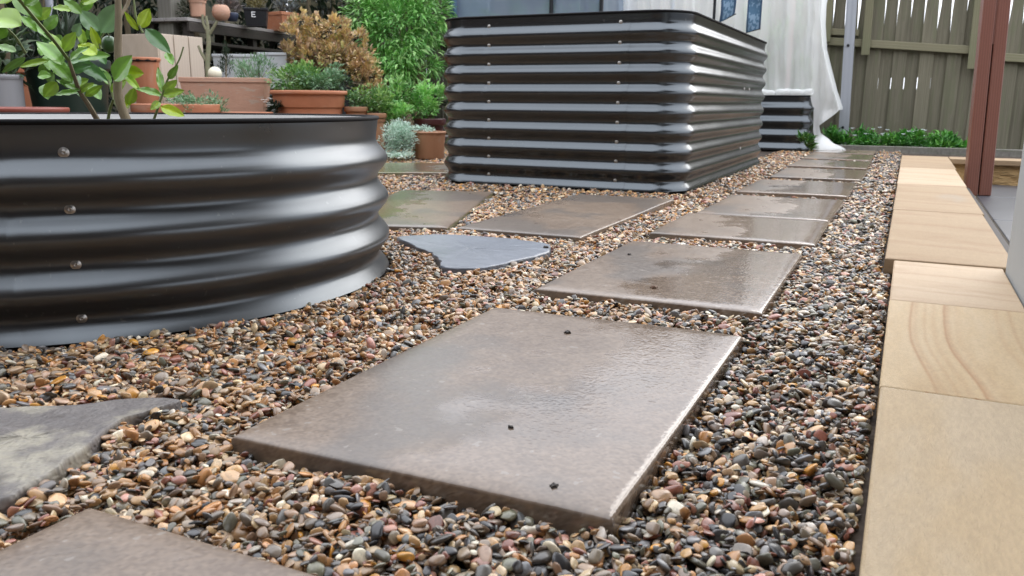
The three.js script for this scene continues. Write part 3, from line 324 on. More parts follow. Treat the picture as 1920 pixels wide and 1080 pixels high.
// ------------------------------------------------------------------ pots and their plants at the left
function lathePot(name, label, cat, px, topY, wPx, depth, h, mat, o = {}) { // rim centre seen at px, topY
  const c = at(px, topY, depth), R = wPx / 1558 * depth / 2, t = thing(name, label, cat, [c.x, c.y - h, c.z], 0, o.group), rh = o.rim ?? 0.16 * h, b = o.taper ?? 0.74, lip = o.lip ?? 0.012, th = Math.min(0.014, R * 0.12);
  const prof = o.prof ? o.prof(R, h) : [[0.001, 0.002], [R * b - 0.006, 0.0], [R * b, 0.006], [R - lip - 0.004, h - rh - 0.006], [R - lip, h - rh - 0.003], [R - 0.003, h - rh], [R, h - rh + 0.005], [R, h - 0.005], [R - 0.004, h], [R - th + 0.003, h], [R - th, h - 0.004], [(R - th) * 0.96, h - Math.min(0.05, h * 0.3)]];
  mesh('body', new THREE.LatheGeometry(prof.map(([x, y]) => new THREE.Vector2(x, y)), 40), mat, t); mesh('soil', new THREE.CircleGeometry((R - th) * 0.97, 24).rotateX(-Math.PI / 2).translate(0, h - Math.min(0.025, h * 0.2), 0), M.soil, t);
  return { t, c, R };
}
function trough(name, label, cat, px, topY, w, h, d, depth, turn, mat, o = {}) { // open box with tapered sides and a lip
  const c = at(px, topY, depth), t = thing(name, label, cat, [c.x, c.y - h, c.z], turn, o.group), s = o.taper ?? 0.88, lip = o.lip ?? 0.035, e = 0.012;
  const wall = (W, D, y0, y1, k0, k1) => { const g = new THREE.BoxGeometry(W, y1 - y0, D, 1, 1, 1).translate(0, (y0 + y1) / 2, 0), p = g.attributes.position; for (let i = 0; i < p.count; i++) { const k = p.getY(i) > (y0 + y1) / 2 ? k1 : k0; p.setX(i, p.getX(i) * k); p.setZ(i, p.getZ(i) * k); } return g; };
  mesh('body', toCreasedNormals(wall(w - 0.012, d - 0.012, 0, h - lip, s, 1), 0.5), mat, t);
  mesh('rim', merge([box(w, lip, e * 1.5, 0, h - lip / 2, d / 2 - e * 0.75), box(w, lip, e * 1.5, 0, h - lip / 2, -d / 2 + e * 0.75), box(e * 1.5, lip - 0.001, d - e * 3, w / 2 - e * 0.75, h - lip / 2, 0), box(e * 1.5, lip - 0.001, d - e * 3, -w / 2 + e * 0.75, h - lip / 2, 0)]), mat, t);
  mesh('soil', new THREE.PlaneGeometry(w - e * 3.2, d - e * 3.2).rotateX(-Math.PI / 2).translate(0, h - 0.012, 0), M.soil, t);
  return { t, c };
}
const FACE = 0.437; // turn that faces the camera
const HERB = [[0.16, 0.34, 0.08], [0.22, 0.42, 0.1], [0.1, 0.25, 0.075], [0.34, 0.5, 0.13]], BLUEHERB = [[0.2, 0.36, 0.18], [0.28, 0.44, 0.25], [0.14, 0.28, 0.14]], BRIGHT = [[0.27, 0.58, 0.15], [0.37, 0.66, 0.21], [0.17, 0.43, 0.12], [0.5, 0.74, 0.3]], DARK = [[0.016, 0.035, 0.014], [0.025, 0.05, 0.02], [0.035, 0.06, 0.03], [0.012, 0.024, 0.012]], SILVER = [[0.62, 0.76, 0.66], [0.76, 0.86, 0.78], [0.44, 0.6, 0.5]], RUST = [[0.68, 0.46, 0.22], [0.56, 0.37, 0.2], [0.74, 0.57, 0.25], [0.42, 0.46, 0.16], [0.4, 0.28, 0.2], [0.68, 0.56, 0.2], [0.74, 0.54, 0.36]];
// big round pot
{ const p = lathePot('terracotta_pot', 'large round terracotta pot with a thick rim and bushy parsley', 'pot', 579, 170, 142, 5.0, 0.4, M.terra, { prof: (R, h) => [[0.001, 0.001], [R * 0.72, 0], [R * 0.74, 0.006], [R * 0.86, h - 0.105], [R * 0.865, h - 0.1], [R * 0.905, h - 0.096], [R * 0.935, h - 0.03], [R * 0.94, h - 0.026], [R * 0.995, h - 0.022], [R, h - 0.016], [R, h - 0.006], [R * 0.985, h], [R * 0.93, h], [R * 0.92, h - 0.006], [R * 0.88, h - 0.08]] });
  plant('', '', '', (L, st) => { mass(L, p.c.clone().add(V(-0.06, 0.06, 0)), [0.22, 0.1, 0.18], 1500, 0.023, 0.015, HERB, { clumps: 22, low: -0.5, bend: 0.5 }); mass(L, p.c.clone().add(V(0.1, 0.07, 0.0)), [0.13, 0.1, 0.14], 700, 0.023, 0.016, BLUEHERB, { clumps: 12, low: -0.5, bend: 0.5 }); const r = L.r; for (let i = 0; i < 16; i++) { const a = r() * 6.28, q = p.c.clone().add(V(0, -0.02, 0)); st.push(tube([q, q.clone().add(V(0.08 * Math.cos(a), 0.07, 0.08 * Math.sin(a))), q.clone().add(V(0.17 * Math.cos(a), 0.11, 0.15 * Math.sin(a)))], 0.002, 0.0012, 4, 4)); } }, 101, null, tag(thing('parsley_plant', 'bushy green parsley growing in the large round terracotta pot', 'plant'))); }
// long pale trough with bare cutting, round white stone, small conifer
{ const p = trough('terracotta_trough', 'long pale pink terracotta trough behind the round bed', 'planter', 424, 146, 0.51, 0.25, 0.24, 5.15, FACE + 0.12, M.terraPale, { lip: 0.03 });
  { const b = thing('timber_bench', 'low timber bench carrying the pale terracotta trough', 'bench', [p.c.x, 0, p.c.z], FACE + 0.12); const H = p.c.y - 0.25; mesh('top', box(0.62, 0.03, 0.3, 0, H - 0.016, 0), M.darkTimber, b); for (const s of [-1, 1]) for (const q of [-1, 1]) mesh('leg', box(0.05, H - 0.033, 0.05, s * 0.25, (H - 0.033) / 2, q * 0.11), M.darkTimber, b); }
  const t = thing('bare_plant', 'leafless forked grey cutting standing in the pale trough', 'plant'); const w = (a, d = 5.15) => a.map(([x, y]) => at(x, y, d)); mesh('stem', tube(w([[391, 152], [389, 120], [391, 80], [389, 55]]), 0.017, 0.013, 7), M.batten, t); for (const a of [[[390, 62], [381, 42], [380, 28]], [[390, 58], [389, 45], [386, 30]], [[391, 66], [400, 52], [407, 40]], [[389, 118], [378, 100], [372, 86]]]) mesh('branch', tube(w(a), 0.011, 0.008, 6), M.batten, t);
  const s = mesh('white_stone', new THREE.SphereGeometry(0.042, 20, 14).scale(1, 0.98, 1), M.boneWhite); s.position.copy(at(403, 138, 5.1)); tag(s, 'round cream coloured ball lying on the pale terracotta trough', 'ball');
  plant('conifer', 'small dark upright conifer behind the cream ball in the trough', 'plant', (L, st) => { const c = at(424, 118, 5.22); mass(L, c, [0.055, 0.13, 0.055], 420, 0.022, 0.005, [[0.03, 0.06, 0.03], [0.05, 0.085, 0.045]], { clumps: 9, lift: 0.8 }); st.push(tube([at(424, 152, 5.2), at(424, 95, 5.22)], 0.005, 0.003, 5, 4)); }, 103);
  plant('herb_plant', 'wispy grey green herb between the trough and the round pot', 'plant', (L, st) => { const c = at(478, 132, 5.2); mass(L, c, [0.17, 0.1, 0.1], 900, 0.024, 0.006, BLUEHERB, { clumps: 20, low: -0.6, lift: 0.6 }); for (let i = 0; i < 10; i++) st.push(tube([at(470 + i * 2, 152, 5.18), at(446 + i * 7, 118 + (i % 3) * 6, 5.2)], 0.0016, 0.001, 4, 3)); }, 104); }
// low bowl, low trough
{ const p = lathePot('terracotta_bowl', 'shallow terracotta bowl of small greenery, in front of the trough', 'pot', 330, 195, 158, 4.55, 0.26, M.terra, { rim: 0.045, taper: 0.78, lip: 0.014 }); plant('creeping_herb', 'small pale green creeping herb in the shallow terracotta bowl', 'plant', (L, st) => { mass(L, p.c.clone().add(V(0.06, 0.015, 0)), [0.2, 0.05, 0.16], 520, 0.016, 0.009, BLUEHERB, { clumps: 18, low: -0.3 }); mass(L, p.c.clone().add(V(0.2, 0.0, 0.1)), [0.06, 0.06, 0.07], 160, 0.018, 0.008, BLUEHERB, { clumps: 6 }); }, 105);
  trough('terracotta_trough', 'low narrow terracotta trough of bare soil beside the round pot', 'planter', 462, 210, 0.26, 0.25, 0.16, 4.7, FACE, M.terra, { lip: 0.03 });
  plant('white_flowers', 'small dark plant with white flowers left of the round pot', 'plant', (L, st) => { const c = at(510, 203, 4.85); mass(L, c, [0.05, 0.07, 0.05], 180, 0.03, 0.015, DARK, { clumps: 6 }); for (let i = 0; i < 16; i++) { const q = c.clone().add(V((L.r() - 0.5) * 0.08, (L.r() - 0.3) * 0.1, (L.r()) * 0.05)); for (let k = 0; k < 4; k++) L.add(q, V(Math.cos(k * 1.57), 0.3, Math.sin(k * 1.57)), V(0, 1, 0.3), 0.013, 0.011, 0.2, [0.7, 0.7, 0.66]); } }, 106); }
// small pots and herbs right of the round pot
{ const a = lathePot('terracotta_pot', 'small terracotta pot just right of the large round pot', 'pot', 668, 200, 46, 5.05, 0.32, M.terraBrown, { rim: 0.03 }), b = lathePot('terracotta_pot', 'smallest terracotta pot, half hidden under herbs behind the rim of the round bed', 'pot', 706, 212, 38, 5.05, 0.28, M.terraBrown, { rim: 0.03 }), m = lathePot('maroon_pot', 'dark maroon pot behind the silver leaved plant', 'pot', 806, 222, 60, 5.3, 0.25, M.maroon);
  plant('oregano_plant', 'grey green herb spilling over the small terracotta pots', 'plant', (L, st) => { mass(L, at(678, 184, 5.08), [0.1, 0.08, 0.1], 520, 0.024, 0.014, BLUEHERB.concat(HERB), { clumps: 16 }); mass(L, at(712, 194, 5.1), [0.1, 0.1, 0.1], 520, 0.024, 0.014, HERB, { clumps: 16 }); for (let i = 0; i < 8; i++) st.push(tube([at(668 + i * 5, 212, 5.08), at(660 + i * 9, 176, 5.08)], 0.0016, 0.001, 4, 3)); }, 107);
  plant('mint_plant', 'bright green herb clump between the orange shrub and the tall bed', 'plant', (L, st) => { mass(L, at(738, 176, 5.25), [0.13, 0.12, 0.12], 800, 0.03, 0.017, BRIGHT.concat(HERB), { clumps: 18 }); mass(L, at(750, 214, 5.15), [0.1, 0.07, 0.09], 420, 0.03, 0.017, BRIGHT, { clumps: 12 }); for (let i = 0; i < 9; i++) st.push(tube([at(726 + i * 4, 240, 5.2), at(700 + i * 9, 165, 5.22)], 0.002, 0.0012, 4, 3)); }, 108);
  plant('basil_plant', 'fresh green bushy herb in the maroon pot', 'plant', (L, st) => { mass(L, at(800, 188, 5.3), [0.12, 0.14, 0.12], 900, 0.032, 0.02, BRIGHT, { clumps: 18 }); for (let i = 0; i < 8; i++) st.push(tube([at(806, 226, 5.3), at(778 + i * 7, 178, 5.3)], 0.0022, 0.0013, 4, 3)); }, 109);
  const d = lathePot('terracotta_planter', 'plain brown terracotta planter beside the tall bed, with silver foliage', 'pot', 803, 246, 68, 5.05, 0.165, M.terraBrown, { rim: 0.012, lip: 0.003, taper: 0.84 });
  plant('silver_plant', 'silvery white leaved plant trailing from the brown planter onto the paver', 'plant', (L, st) => { mass(L, at(745, 262, 4.95), [0.122, 0.115, 0.11], 2000, 0.02, 0.01, SILVER, { clumps: 34, bend: 0.6 }); mass(L, at(752, 300, 4.85), [0.1, 0.04, 0.08], 560, 0.019, 0.008, SILVER, { clumps: 14, floor: 0.02 }); mass(L, at(795, 241, 5.0), [0.09, 0.025, 0.05], 240, 0.015, 0.008, SILVER, { clumps: 10 }); for (let i = 0; i < 10; i++) st.push(tube([at(785, 246, 5.0), at(760 - i, 250 + i * 3, 4.95), at(730 + i * 4, 262 + i * 4, 4.9)], 0.002, 0.0012, 4, 4)); }, 110); }
// orange shrub and its pot, bright bush
{ lathePot('black_pot', 'black plastic pot under the orange leaved shrub', 'pot', 618, 140, 95, 5.75, 0.46, M.plasticDark, { rim: 0.03 });
  plant('orange_shrub', 'shrub with rust orange and yellow leaves above the herb pots', 'shrub', (L, st) => { const r = L.r; for (const [x, y, rx, ry, n] of [[612, 78, 0.2, 0.17, 1100], [655, 112, 0.2, 0.13, 900], [575, 95, 0.13, 0.12, 420], [690, 130, 0.1, 0.08, 320], [632, 48, 0.1, 0.1, 320], [574, 48, 0.07, 0.07, 130], [640, 150, 0.18, 0.08, 420]]) mass(L, at(x, y, 5.75), [rx, ry, 0.16], Math.round(n * 0.8), 0.033, 0.017, RUST, { clumps: Math.round(n / 60), bend: 0.5 }); for (let i = 0; i < 60; i++) { const tx = 532 + r() * 182, ty = 28 + r() * 100 + Math.max(0, tx - 630) * 0.75 + Math.max(0, 575 - tx) * 0.5; mass(L, at(tx, ty, 5.75 + (r() - 0.5) * 0.25), [0.05, 0.05, 0.05], 34, 0.034, 0.018, RUST, { clumps: 4, lift: 0.6 }); st.push(tube([at(618 + (r() - 0.5) * 20, 150, 5.75), at(mix(618, tx, 0.5), mix(145, ty, 0.6), 5.75 + (r() - 0.5) * 0.2), at(tx, ty, 5.75 + (r() - 0.5) * 0.2)], 0.005, 0.0016, 5, 6)); } }, 111, M.foliage);
  plant('green_bush', 'tall bright green bush with drooping narrow leaves left of the tall bed', 'shrub', (L, st) => { const r = L.r; for (const [x, y, rx, ry, n] of [[748, 60, 0.36, 0.34, 1900], [776, 120, 0.24, 0.2, 800], [700, 25, 0.26, 0.2, 700], [800, 20, 0.2, 0.26, 700], [745, -60, 0.4, 0.3, 900], [730, 110, 0.18, 0.14, 350]]) mass(L, at(x, y, 6.5), [rx, ry, 0.3], Math.round(n * 1.25), 0.066, 0.017, BRIGHT, { clumps: Math.round(n / 60), bend: 0.8, lift: 0.05 }); for (let i = 0; i < 22; i++) st.push(tube([at(750 + (r() - 0.5) * 60, 235, 6.5), at(745 + (r() - 0.5) * 110, 110, 6.5), at(745 + (r() - 0.5) * 190, 10 - r() * 90, 6.5 + (r() - 0.5) * 0.3)], 0.007, 0.002, 5, 8)); }, 112, M.leaf({ roughness: 0.38 })); }
// greenery that fills the gaps between the pots
plant('trailing_herb', 'pale wispy herb trailing over the edge between the shallow bowl and the trough', 'plant', (L, st) => { mass(L, at(405, 200, 4.62), [0.07, 0.07, 0.06], 260, 0.022, 0.008, BLUEHERB, { clumps: 9, lift: 0.5 }); for (let i = 0; i < 6; i++) st.push(tube([at(402 + i, 222, 4.6), at(392 + i * 6, 190, 4.62)], 0.0014, 0.001, 4, 3)); }, 116);
plant('bushy_herb', 'grey green herb under the orange shrub behind the parsley', 'plant', (L) => { mass(L, at(640, 160, 5.4), [0.14, 0.1, 0.1], 520, 0.028, 0.016, BLUEHERB.concat(DARK), { clumps: 14 }); }, 117);
// far left pots
{ lathePot('red_bowl', 'wide glossy red brown bowl at the far left behind the round bed', 'pot', 20, 201, 196, 3.5, 0.3, M.terraDark, { rim: 0.022, taper: 0.7, lip: 0.02, prof: (R, h) => [[0.001, 0.001], [R * 0.7, 0], [R * 0.84, h - 0.06], [R * 0.95, h - 0.03], [R, h - 0.016], [R, h - 0.004], [R * 0.985, h], [R * 0.96, h], [R * 0.9, h - 0.03]] });
  lathePot('green_pot', 'large dark green glazed pot behind the citrus tree', 'pot', 124, 112, 152, 4.35, 0.52, M.greenPot, { rim: 0.05, taper: 0.72 }); lathePot('grey_pot', 'pale grey round pot cut off by the left edge', 'pot', -4, 140, 84, 4.1, 0.44, M.greyPot, { rim: 0.02, lip: 0.002, taper: 0.9 }); lathePot('terracotta_pot', 'terracotta pot between the grey pot and the dark green pot', 'pot', 46, 124, 66, 4.75, 0.5, M.terra, { rim: 0.04 });
  plant('leafy_plant', 'dark green broad leaved plant in the pale grey pot', 'plant', (L) => { mass(L, at(4, 104, 4.1), [0.13, 0.12, 0.12], 90, 0.1, 0.035, [[0.06, 0.12, 0.03], [0.04, 0.09, 0.035], [0.1, 0.16, 0.05]], { clumps: 9, bend: 0.9, lift: 0.5 }); }, 113);
  plant('strappy_plant', 'dark strappy leaved plant in the dark green pot', 'plant', (L) => { const c = at(120, 100, 4.35), r = L.r; for (let i = 0; i < 130; i++) { const a = r() * 6.28; L.add(c.clone().add(V((r() - 0.5) * 0.25, -0.03, (r() - 0.5) * 0.25)), V(Math.cos(a) * 0.6, 0.7 + r(), Math.sin(a) * 0.6), V(r() - 0.5, 0.4, r() - 0.5), 0.16 + r() * 0.22, 0.024, 0.8 * r(), pick(r, [[0.05, 0.09, 0.05], [0.03, 0.06, 0.03], [0.13, 0.16, 0.12]])); } }, 114);
  { const c = at(300, 68, 5.35), t = thing('timber_planter', 'square cream planter box with grained timber side behind the citrus tree', 'planter', [c.x, 0, c.z], FACE - 0.42); const h = c.y; mesh('front_panel', box(0.34, h, 0.02, 0, h / 2, 0.18, 0.003), M.planter, t); mesh('back_panel', box(0.34, h, 0.02, 0, h / 2, -0.18, 0.003), M.planter, t); for (let i = 0; i < 3; i++) mesh('side_board', box(0.02, h + 0.002, 0.117, 0.164, h / 2, -0.129 + i * 0.125, 0.003), M.paleTimber, t); mesh('side_board', box(0.02, h, 0.33, -0.164, h / 2, 0, 0.003), M.paleTimber, t); mesh('soil', new THREE.PlaneGeometry(0.3, 0.33).rotateX(-Math.PI / 2).translate(0, h - 0.03, 0), M.soil, t); }
  { const p = lathePot('strawberry_pot', 'terracotta pot with dark slots under its rim, in front of the cream planter', 'pot', 270, 108, 58, 4.9, 0.42, M.terra, { rim: 0.02, taper: 0.55, lip: 0.004 }); for (const a of [0.15, 0.75, 1.35, -0.45]) { const s = mesh('slot', box(0.055, 0.013, 0.012, 0, 0, 0, 0.003), M.rubber, p.t); s.position.set(Math.sin(a) * (p.R - 0.008), 0.42 - 0.018, Math.cos(a) * (p.R - 0.008)); s.rotation.y = a; } } }
{ const c = at(322, 60, 5.55), t = thing('timber_post', 'thick grey weathered timber post behind the cream planter', 'post', [c.x, 0, c.z], FACE - 0.3); mesh('shaft', box(0.11, 2.6, 0.11, 0, 1.3, 0, 0.006), M.greyTimber, t); mesh('cap', box(0.125, 0.03, 0.125, 0, 2.61, 0, 0.006), M.greyTimber, t); plant('', '', '', (L) => { mass(L, at(350, 40, 5.5), [0.05, 0.22, 0.05], 420, 0.02, 0.01, [[0.08, 0.09, 0.05], [0.12, 0.12, 0.08], [0.05, 0.07, 0.035]], { clumps: 16 }); }, 115, null, tag(thing('moss', 'dull green mossy growth on the right side of the grey post', 'plant'))); }
tag(mesh('grey_stake', new THREE.CylinderGeometry(0.022, 0.022, 2.4, 10).translate(at(92, 0, 4.9).x, 1.2, at(92, 0, 4.9).z), M.galv), 'grey round pole at the top left behind the citrus leaves', 'pole');
// shelf with pots
{ const a = at(352, 33, 5.4), b = at(585, 66, 6.85), H = (a.y + b.y) / 2, len = Math.hypot(b.x - a.x, b.z - a.z), t = thing('plant_shelf', 'dark timber plant shelf with pale top boards', 'shelf', [a.x, 0, a.z], Math.atan2(-(b.z - a.z), b.x - a.x));
  // local x runs along the shelf, local z away from the viewer is negative
  const s = -1; for (let i = 0; i < 4; i++) mesh('top_board', box(len, 0.022, 0.085, len / 2, H - 0.011, s * (0.045 + i * 0.09), 0.003), M.shelfTop, t); for (let i = 0; i < 3; i++) mesh('lower_board', box(len - 0.12, 0.02, 0.1, len / 2, H - 0.15, s * (0.06 + i * 0.12), 0.003), M.darkTimber, t); for (let i = 0; i < 3; i++) mesh('bottom_board', box(len - 0.12, 0.02, 0.1, len / 2, H - 0.34, s * (0.06 + i * 0.12), 0.003), M.darkTimber, t); for (const x of [0.06, len / 2, len - 0.06]) for (const z of [0.05, 0.33]) mesh('leg', box(0.05, H - 0.03, 0.05, x, (H - 0.03) / 2, s * z, 0.003), M.darkTimber, t); mesh('rail', box(len - 0.02, 0.06, 0.02, len / 2, H - 0.056, -0.01, 0.003), M.darkTimber, t);
  lathePot('terracotta_pot', 'terracotta pot at the left end of the shelf', 'pot', 369, -6, 38, 5.5, 0.13, M.terraPale, { rim: 0.02, taper: 0.7 });
  { const c = at(415, 28, 5.6), g = new THREE.SphereGeometry(0.058, 20, 14).scale(1, 0.9, 1); const m = mesh('round_pot', new THREE.LatheGeometry([[0.001, 0], [0.035, 0.001], [0.056, 0.03], [0.06, 0.055], [0.052, 0.085], [0.042, 0.095], [0.04, 0.099], [0.036, 0.094]].map(([x, y]) => new THREE.Vector2(x, y)), 28), M.terraPale); m.position.set(c.x, H, c.z); tag(m, 'round pinkish clay pot on the shelf', 'pot');
    const d = at(436, 38, 5.65), n = mesh('blue_pot', new THREE.LatheGeometry([[0.001, 0], [0.03, 0], [0.04, 0.03], [0.042, 0.05], [0.036, 0.055]].map(([x, y]) => new THREE.Vector2(x, y)), 20), std({ color: rgb(0.03, 0.04, 0.075), roughness: 0.4 })); n.position.set(d.x, H, d.z); tag(n, 'small dark blue pot between the clay pot and the black pot', 'pot'); }
  { const p = trough('black_pot', 'square black plastic pot with a white letter on the shelf', 'pot', 480, 16, 0.17, 0.125, 0.15, 5.95, FACE + 0.2, M.plasticDark, { lip: 0.018, taper: 0.85 }); const w = std({ color: rgb(0.75, 0.75, 0.75), roughness: 0.6 }), L = [box(0.006, 0.038, 0.003, -0.012, 0, 0, 0.001), box(0.022, 0.006, 0.003, 0.002, 0.016, 0, 0.001), box(0.018, 0.006, 0.003, 0.0, 0.0, 0, 0.001), box(0.022, 0.006, 0.003, 0.002, -0.016, 0, 0.001)]; const m = mesh('letter', merge(L), w, p.t); m.position.set(-0.012, 0.078, 0.0725); m.rotation.x = -0.06; }
  trough('terracotta_planter', 'square terracotta planter at the right end of the shelf', 'planter', 527, 24, 0.2, 0.135, 0.18, 6.35, FACE - 0.55, M.terra, { lip: 0.025, taper: 0.84 });
  const dry = (name, l, x, y, d, R, n, pal, seed, len = 0.03) => plant(name, l, 'plant', (L, st) => { mass(L, at(x, y, d), R, n, len, 0.012, pal, { clumps: 12, lift: 0.5 }); for (let i = 0; i < 7; i++) st.push(tube([at(x, y + R[1] * 260, d), at(x + (i - 3) * 5, y - 4, d)], 0.002, 0.001, 4, 3)); }, seed);
  dry('dry_plant', 'yellowish dry plant in the black pot on the shelf', 482, 4, 5.95, [0.11, 0.07, 0.09], 360, [[0.3, 0.25, 0.1], [0.22, 0.2, 0.09], [0.38, 0.33, 0.15]], 121); dry('succulent', 'dusty mauve plant behind the round clay pot', 428, 6, 5.7, [0.1, 0.07, 0.08], 320, [[0.18, 0.15, 0.15], [0.25, 0.21, 0.2], [0.12, 0.12, 0.1]], 122); dry('grey_succulent', 'grey leaved plant in the square terracotta planter', 535, 14, 6.35, [0.1, 0.05, 0.08], 240, [[0.16, 0.18, 0.18], [0.26, 0.28, 0.28], [0.09, 0.1, 0.1]], 123);
  trough('white_tub', 'pale grey plastic tub under the shelf', 'tub', 446, 103, 0.28, 0.24, 0.25, 5.75, FACE, M.whitePlastic, { lip: 0.02, taper: 0.92 }); trough('white_tub', 'whiter plastic tub under the right end of the shelf', 'tub', 518, 100, 0.21, 0.24, 0.22, 5.85, FACE, M.whitePlastic, { lip: 0.02, taper: 0.92 }); }
// hedge and fence behind the pots
plant('hedge', 'dark shaded hedge behind the shelf and pots', 'hedge', (L, st) => { const r = L.r; for (let i = 0; i < 22; i++) { const u = i / 21, x = mix(-5.6, -4.4, u), z = mix(-1.8, -7.2, u); mass(L, V(x + (r() - 0.5) * 0.3 - 0.2, 0.5 + r() * 0.3, z), [0.45, 0.5, 0.4], 380, 0.075, 0.035, DARK, { clumps: 14 }); mass(L, V(x + (r() - 0.5) * 0.3, 1.35 + r() * 0.3, z), [0.5, 0.55, 0.45], 420, 0.075, 0.035, DARK, { clumps: 14 }); st.push(tube([V(x, 0, z), V(x + 0.1, 0.9, z + 0.1), V(x, 1.7, z)], 0.03, 0.01, 6, 6)); } }, 131);
{ const t = thing('side_fence', 'dark paling fence behind the hedge at the left', 'fence', [-6.25, 0, 0]), r = RNG(132); for (let i = 0; i < 92; i++) { const m = mesh('paling', box(0.014, 1.85, 0.094, 0, 0.925, 0, 0.002), M.palings[Math.floor(r() * 4)], t); m.position.z = -7.45 + i * 0.0965; } mesh('rail', box(0.04, 0.06, 8.9, 0.03, 0.5, -3.1), M.rail, t); mesh('rail', box(0.04, 0.06, 8.9, 0.03, 1.5, -3.1), M.rail, t); }

{ const t = thing('added_shade_roof', 'unseen low roof added to shade the plant shelf and hedge', 'roof'); for (let i = 0; i < 7; i++) mesh('roof_sheet', box(1.4, 0.02, 0.6, -5.65, 2.5, -7.1 + i * 0.61), M.darkTimber, t); for (const x of [-6.2, -5.05]) mesh('beam', box(0.06, 0.1, 4.2, x, 2.43, -5.3), M.darkTimber, t); }  // unseen roof added to keep sky light off the shelf and hedge

// ground cover, weeds
plant('ground_cover', 'low green ground cover with small white flowers below the fence', 'plant', (L) => { const r = L.r; for (let i = 0; i < 16; i++) mass(L, V(-0.56 + i * 0.062, 0.05 + 0.02 * Math.sin(i * 2), -7.2 + (r() - 0.5) * 0.14), [0.1, 0.085 * (i > 13 ? 0.5 : 1), 0.12], 190, 0.05, 0.017, [[0.09, 0.32, 0.045], [0.13, 0.43, 0.06], [0.055, 0.21, 0.045], [0.2, 0.48, 0.06]], { clumps: 7, floor: 0.0, bend: 0.8, lift: 0.4 }); for (let i = 0; i < 22; i++) { const x = -0.5 + r() * 0.72, q = V(x, 0.1 + r() * 0.07, -7.14 + (r() - 0.5) * 0.16); for (let k = 0; k < 5; k++) L.add(q, V(Math.cos(k * 1.257), 0.5, Math.sin(k * 1.257)), V(0, 1, 0.4), 0.019, 0.015, 0.2, [0.66, 0.7, 0.72]); } }, 141);
plant('weed', 'small bright green weed at the corner of the small bed', 'plant', (L) => { mass(L, V(-0.68, 0.05, -6.5), [0.06, 0.09, 0.07], 150, 0.055, 0.018, [[0.06, 0.19, 0.03], [0.14, 0.28, 0.03], [0.03, 0.1, 0.02]], { clumps: 6, floor: 0.0, lift: 0.6, bend: 0.8 }); }, 142);

// ------------------------------------------------------------------ greenhouse cover, netting and blue cloths behind the tall bed
const sheetMat = (o) => phys({ side: THREE.DoubleSide, ...o });
function sheet(fn, nu, nv) { const p = [], uv = [], idx = []; for (let j = 0; j <= nv; j++) for (let i = 0; i <= nu; i++) { const q = fn(i / nu, j / nv); p.push(q[0], q[1], q[2]); uv.push(i / nu, j / nv); } for (let j = 0; j < nv; j++) for (let i = 0; i < nu; i++) { const a = j * (nu + 1) + i; idx.push(a, a + 1, a + nu + 2, a, a + nu + 2, a + nu + 1); } const g = new THREE.BufferGeometry(); g.setAttribute('position', new THREE.Float32BufferAttribute(p, 3)); g.setAttribute('uv', new THREE.Float32BufferAttribute(uv, 2)); g.setIndex(idx); g.computeVertexNormals(); return g; }
const interp = (tab, y) => { for (let i = 0; i + 1 < tab.length; i++) if (y <= tab[i][0] && y >= tab[i + 1][0]) return mix(tab[i][1], tab[i + 1][1], (tab[i][0] - y) / (tab[i][0] - tab[i + 1][0])); return y > tab[0][0] ? tab[0][1] : tab[tab.length - 1][1]; };
